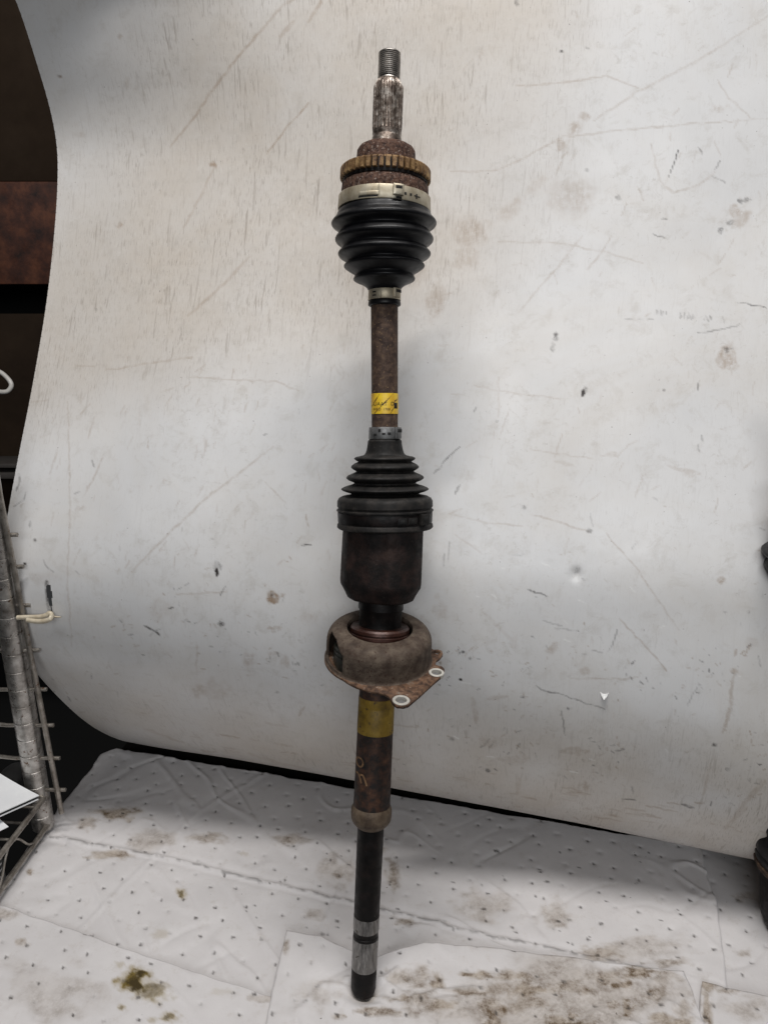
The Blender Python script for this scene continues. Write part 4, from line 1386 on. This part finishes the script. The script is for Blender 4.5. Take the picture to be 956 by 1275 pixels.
# side ladder of thin wires to the right of the post
s0 = at_depth(77, 1012, 1.02)
s1 = at_depth(3, 632, depth(s0) - 0.165)
ex_ = (s1 - s0)
tube('side_wire', [s0, s1, s1 + ex_ * .2], 0.0035, M['wire'], shelf, 10)
wall_dir = (-U + Vector((0, .35, 0))).normalized()
for i, row in enumerate((662, 697, 741, 795, 844, 891, 936, 981)):
    t = (1012 - row) / (1012 - 632)
    q = s0 + ex_ * t + NB * 0.004
    tube('rung', [q + RT * 0.0085, q - RT * 0.05, q - RT * 0.16 + Vector((0, 0.02, 0))], 0.0026, M['wire'], shelf, 8)

# cream hook on the ladder, its tip through the slot in the sheet
hq = sheet_point(64, 766, 0.006)
hd = depth(hq)
hook = empty('cream_hook', hq, 'cream coated wire hook poking through the slot at the left of the sheet', 'hook')
hp = catmull([(22, 769), (36, 768.5), (50, 768), (58, 766), (62, 763.5), (64.5, 765.5), (63.5, 770), (57, 773), (46, 773.5), (34, 771.8)], 5)
tube('bent_wire', [at_depth(x, y, hd - 0.002 - 0.010 * (i > 28) - .0 * i) for i, (x, y) in enumerate(hp)], 0.0029, M['cream'], hook, 10)
tube('tip', [at_depth(63, 767, hd), at_depth(70, 768, hd), at_depth(76, 768.5, hd - .001)], [0.0014, 0.0012, 0.0008], M['cream'], hook, 8)

# papers and small things on the shelf
dz_ = PB.z + .036


def paper(name, pts, z0, th, label, curl):
    W_ = [on_plane(x, y, Vector((0, 0, z0)), Vector((0, 0, 1))) for x, y in pts]
    n1, n2 = 10, 10
    V, F = [], []
    for lay in (0, 1):
        for j in range(n1):
            for i in range(n2):
                u_, v_ = i / (n2 - 1), j / (n1 - 1)
                q = (W_[0] * (1 - u_) + W_[1] * u_) * (1 - v_) + (W_[3] * (1 - u_) + W_[2] * u_) * v_
                V.append(q + Vector((0, 0, curl(u_, v_) - lay * th)))
    o_ = n1 * n2
    for j in range(n1 - 1):
        for i in range(n2 - 1):
            a_ = j * n2 + i
            F.append((a_, a_ + 1, a_ + n2 + 1, a_ + n2))
            F.append((o_ + a_, o_ + a_ + n2, o_ + a_ + n2 + 1, o_ + a_ + 1))
    rg = [i for i in range(n2)] + [j * n2 + n2 - 1 for j in range(1, n1)] + [(n1 - 1) * n2 + i for i in range(n2 - 2, -1, -1)] + [j * n2 for j in range(n1 - 2, 0, -1)]
    for k in range(len(rg)):
        a_, b_ = rg[k], rg[(k + 1) % len(rg)]
        F.append((a_, b_, b_ + o_, a_ + o_))
    e_ = empty(name, W_[2], label, 'paper')
    mesh_obj('leaf', V, F, M['paper'], e_, 40)
    return e_, W_


cz = dz_ + .030
e_, W_ = paper('paper_booklet', [(-120, 930), (-8, 962), (49, 990), (-90, 1052)], cz, 0.0012, 'white paper booklet lying on the wire shelf beside the post', lambda u_, v_: 0.012 * (1 - u_) ** 2 * (1 - v_) + 0.006 * (1 - v_) ** 2)
for k, (dz2, mm) in enumerate(((.0022, 'blackcard'), (.0045, 'paper'))):
    V, F = [], []
    a_, b_, c_, d_ = [Vector(q) - Vector((0, 0, dz2)) for q in W_]
    ins = [a_, b_ * .97 + a_ * .03, c_ * .985 + d_ * .015, d_]
    V = ins + [q - Vector((0, 0, .0016)) for q in ins]
    F = [(0, 1, 2, 3), (7, 6, 5, 4), (0, 4, 5, 1), (1, 5, 6, 2), (2, 6, 7, 3), (3, 7, 4, 0)]
    mesh_obj('leaf', V, F, M[mm], e_, 30)
paper('paper_sheet', [(-80, 990), (-6, 1016), (11, 1029), (-60, 1064)], dz_ + .012, 0.0008, 'loose white paper corner below the booklet', lambda u_, v_: 0.002 * (1 - v_))

bxp = on_plane(14, 1068, PB + Vector((0, 0, 0.0)), Vector((0, 0, 1)))
out = Vector((-lf.x, -lf.y, 0))
bc_ = bxp + dr * 0.09 + lf * 0.055 + Vector((0, 0, -.004))
cbox = empty('card_box', bc_, 'black printed box on the wire shelf behind the front rail', 'box')
box('carton', bc_, dr * 0.085, lf * 0.048, Vector((0, 0, 0.026)), M['blackcard'], cbox, 0.001)


def flat_text(txt, org, ux, uy, size, m, parent):
    cu = bpy.data.curves.new('lettering', 'FONT')
    cu.body = txt
    cu.size = 1.0
    cu.resolution_u = 2
    to = bpy.data.objects.new('lettering', cu)
    COL.objects.link(to)
    me_ = bpy.data.meshes.new_from_object(to.evaluated_get(bpy.context.evaluated_depsgraph_get()))
    bpy.data.objects.remove(to)
    bpy.data.curves.remove(cu)
    mesh_obj('lettering', [org + ux * (v.co.x * size) + uy * (v.co.y * size) for v in me_.vertices], [tuple(p.vertices) for p in me_.polygons], m, parent, None)


fc = bc_ - lf * 0.0487
flat_text('E', fc - dr * 0.068 + Vector((0, 0, -.012)), dr * -1, Vector((0, 0, 1)), 0.026, M['white_print'], cbox)

V, F = [], []
lc_ = at_depth(14, 968, dp + .06)
bm = bmesh.new()
bmesh.ops.create_uvsphere(bm, u_segments=24, v_segments=14, radius=1)
V = [lc_ + Vector((v.co.x * .016, v.co.y * .030, v.co.z * .014 * (1 if v.co.z > 0 else .8))) for v in bm.verts]
F = [tuple(v.index for v in f.verts) for f in bm.faces]
bm.free()
tag(mesh_obj('plastic_cap', V, F, M['grey_plastic'], None, 60), 'grey rounded plastic cap behind the booklet and the post', 'cap')
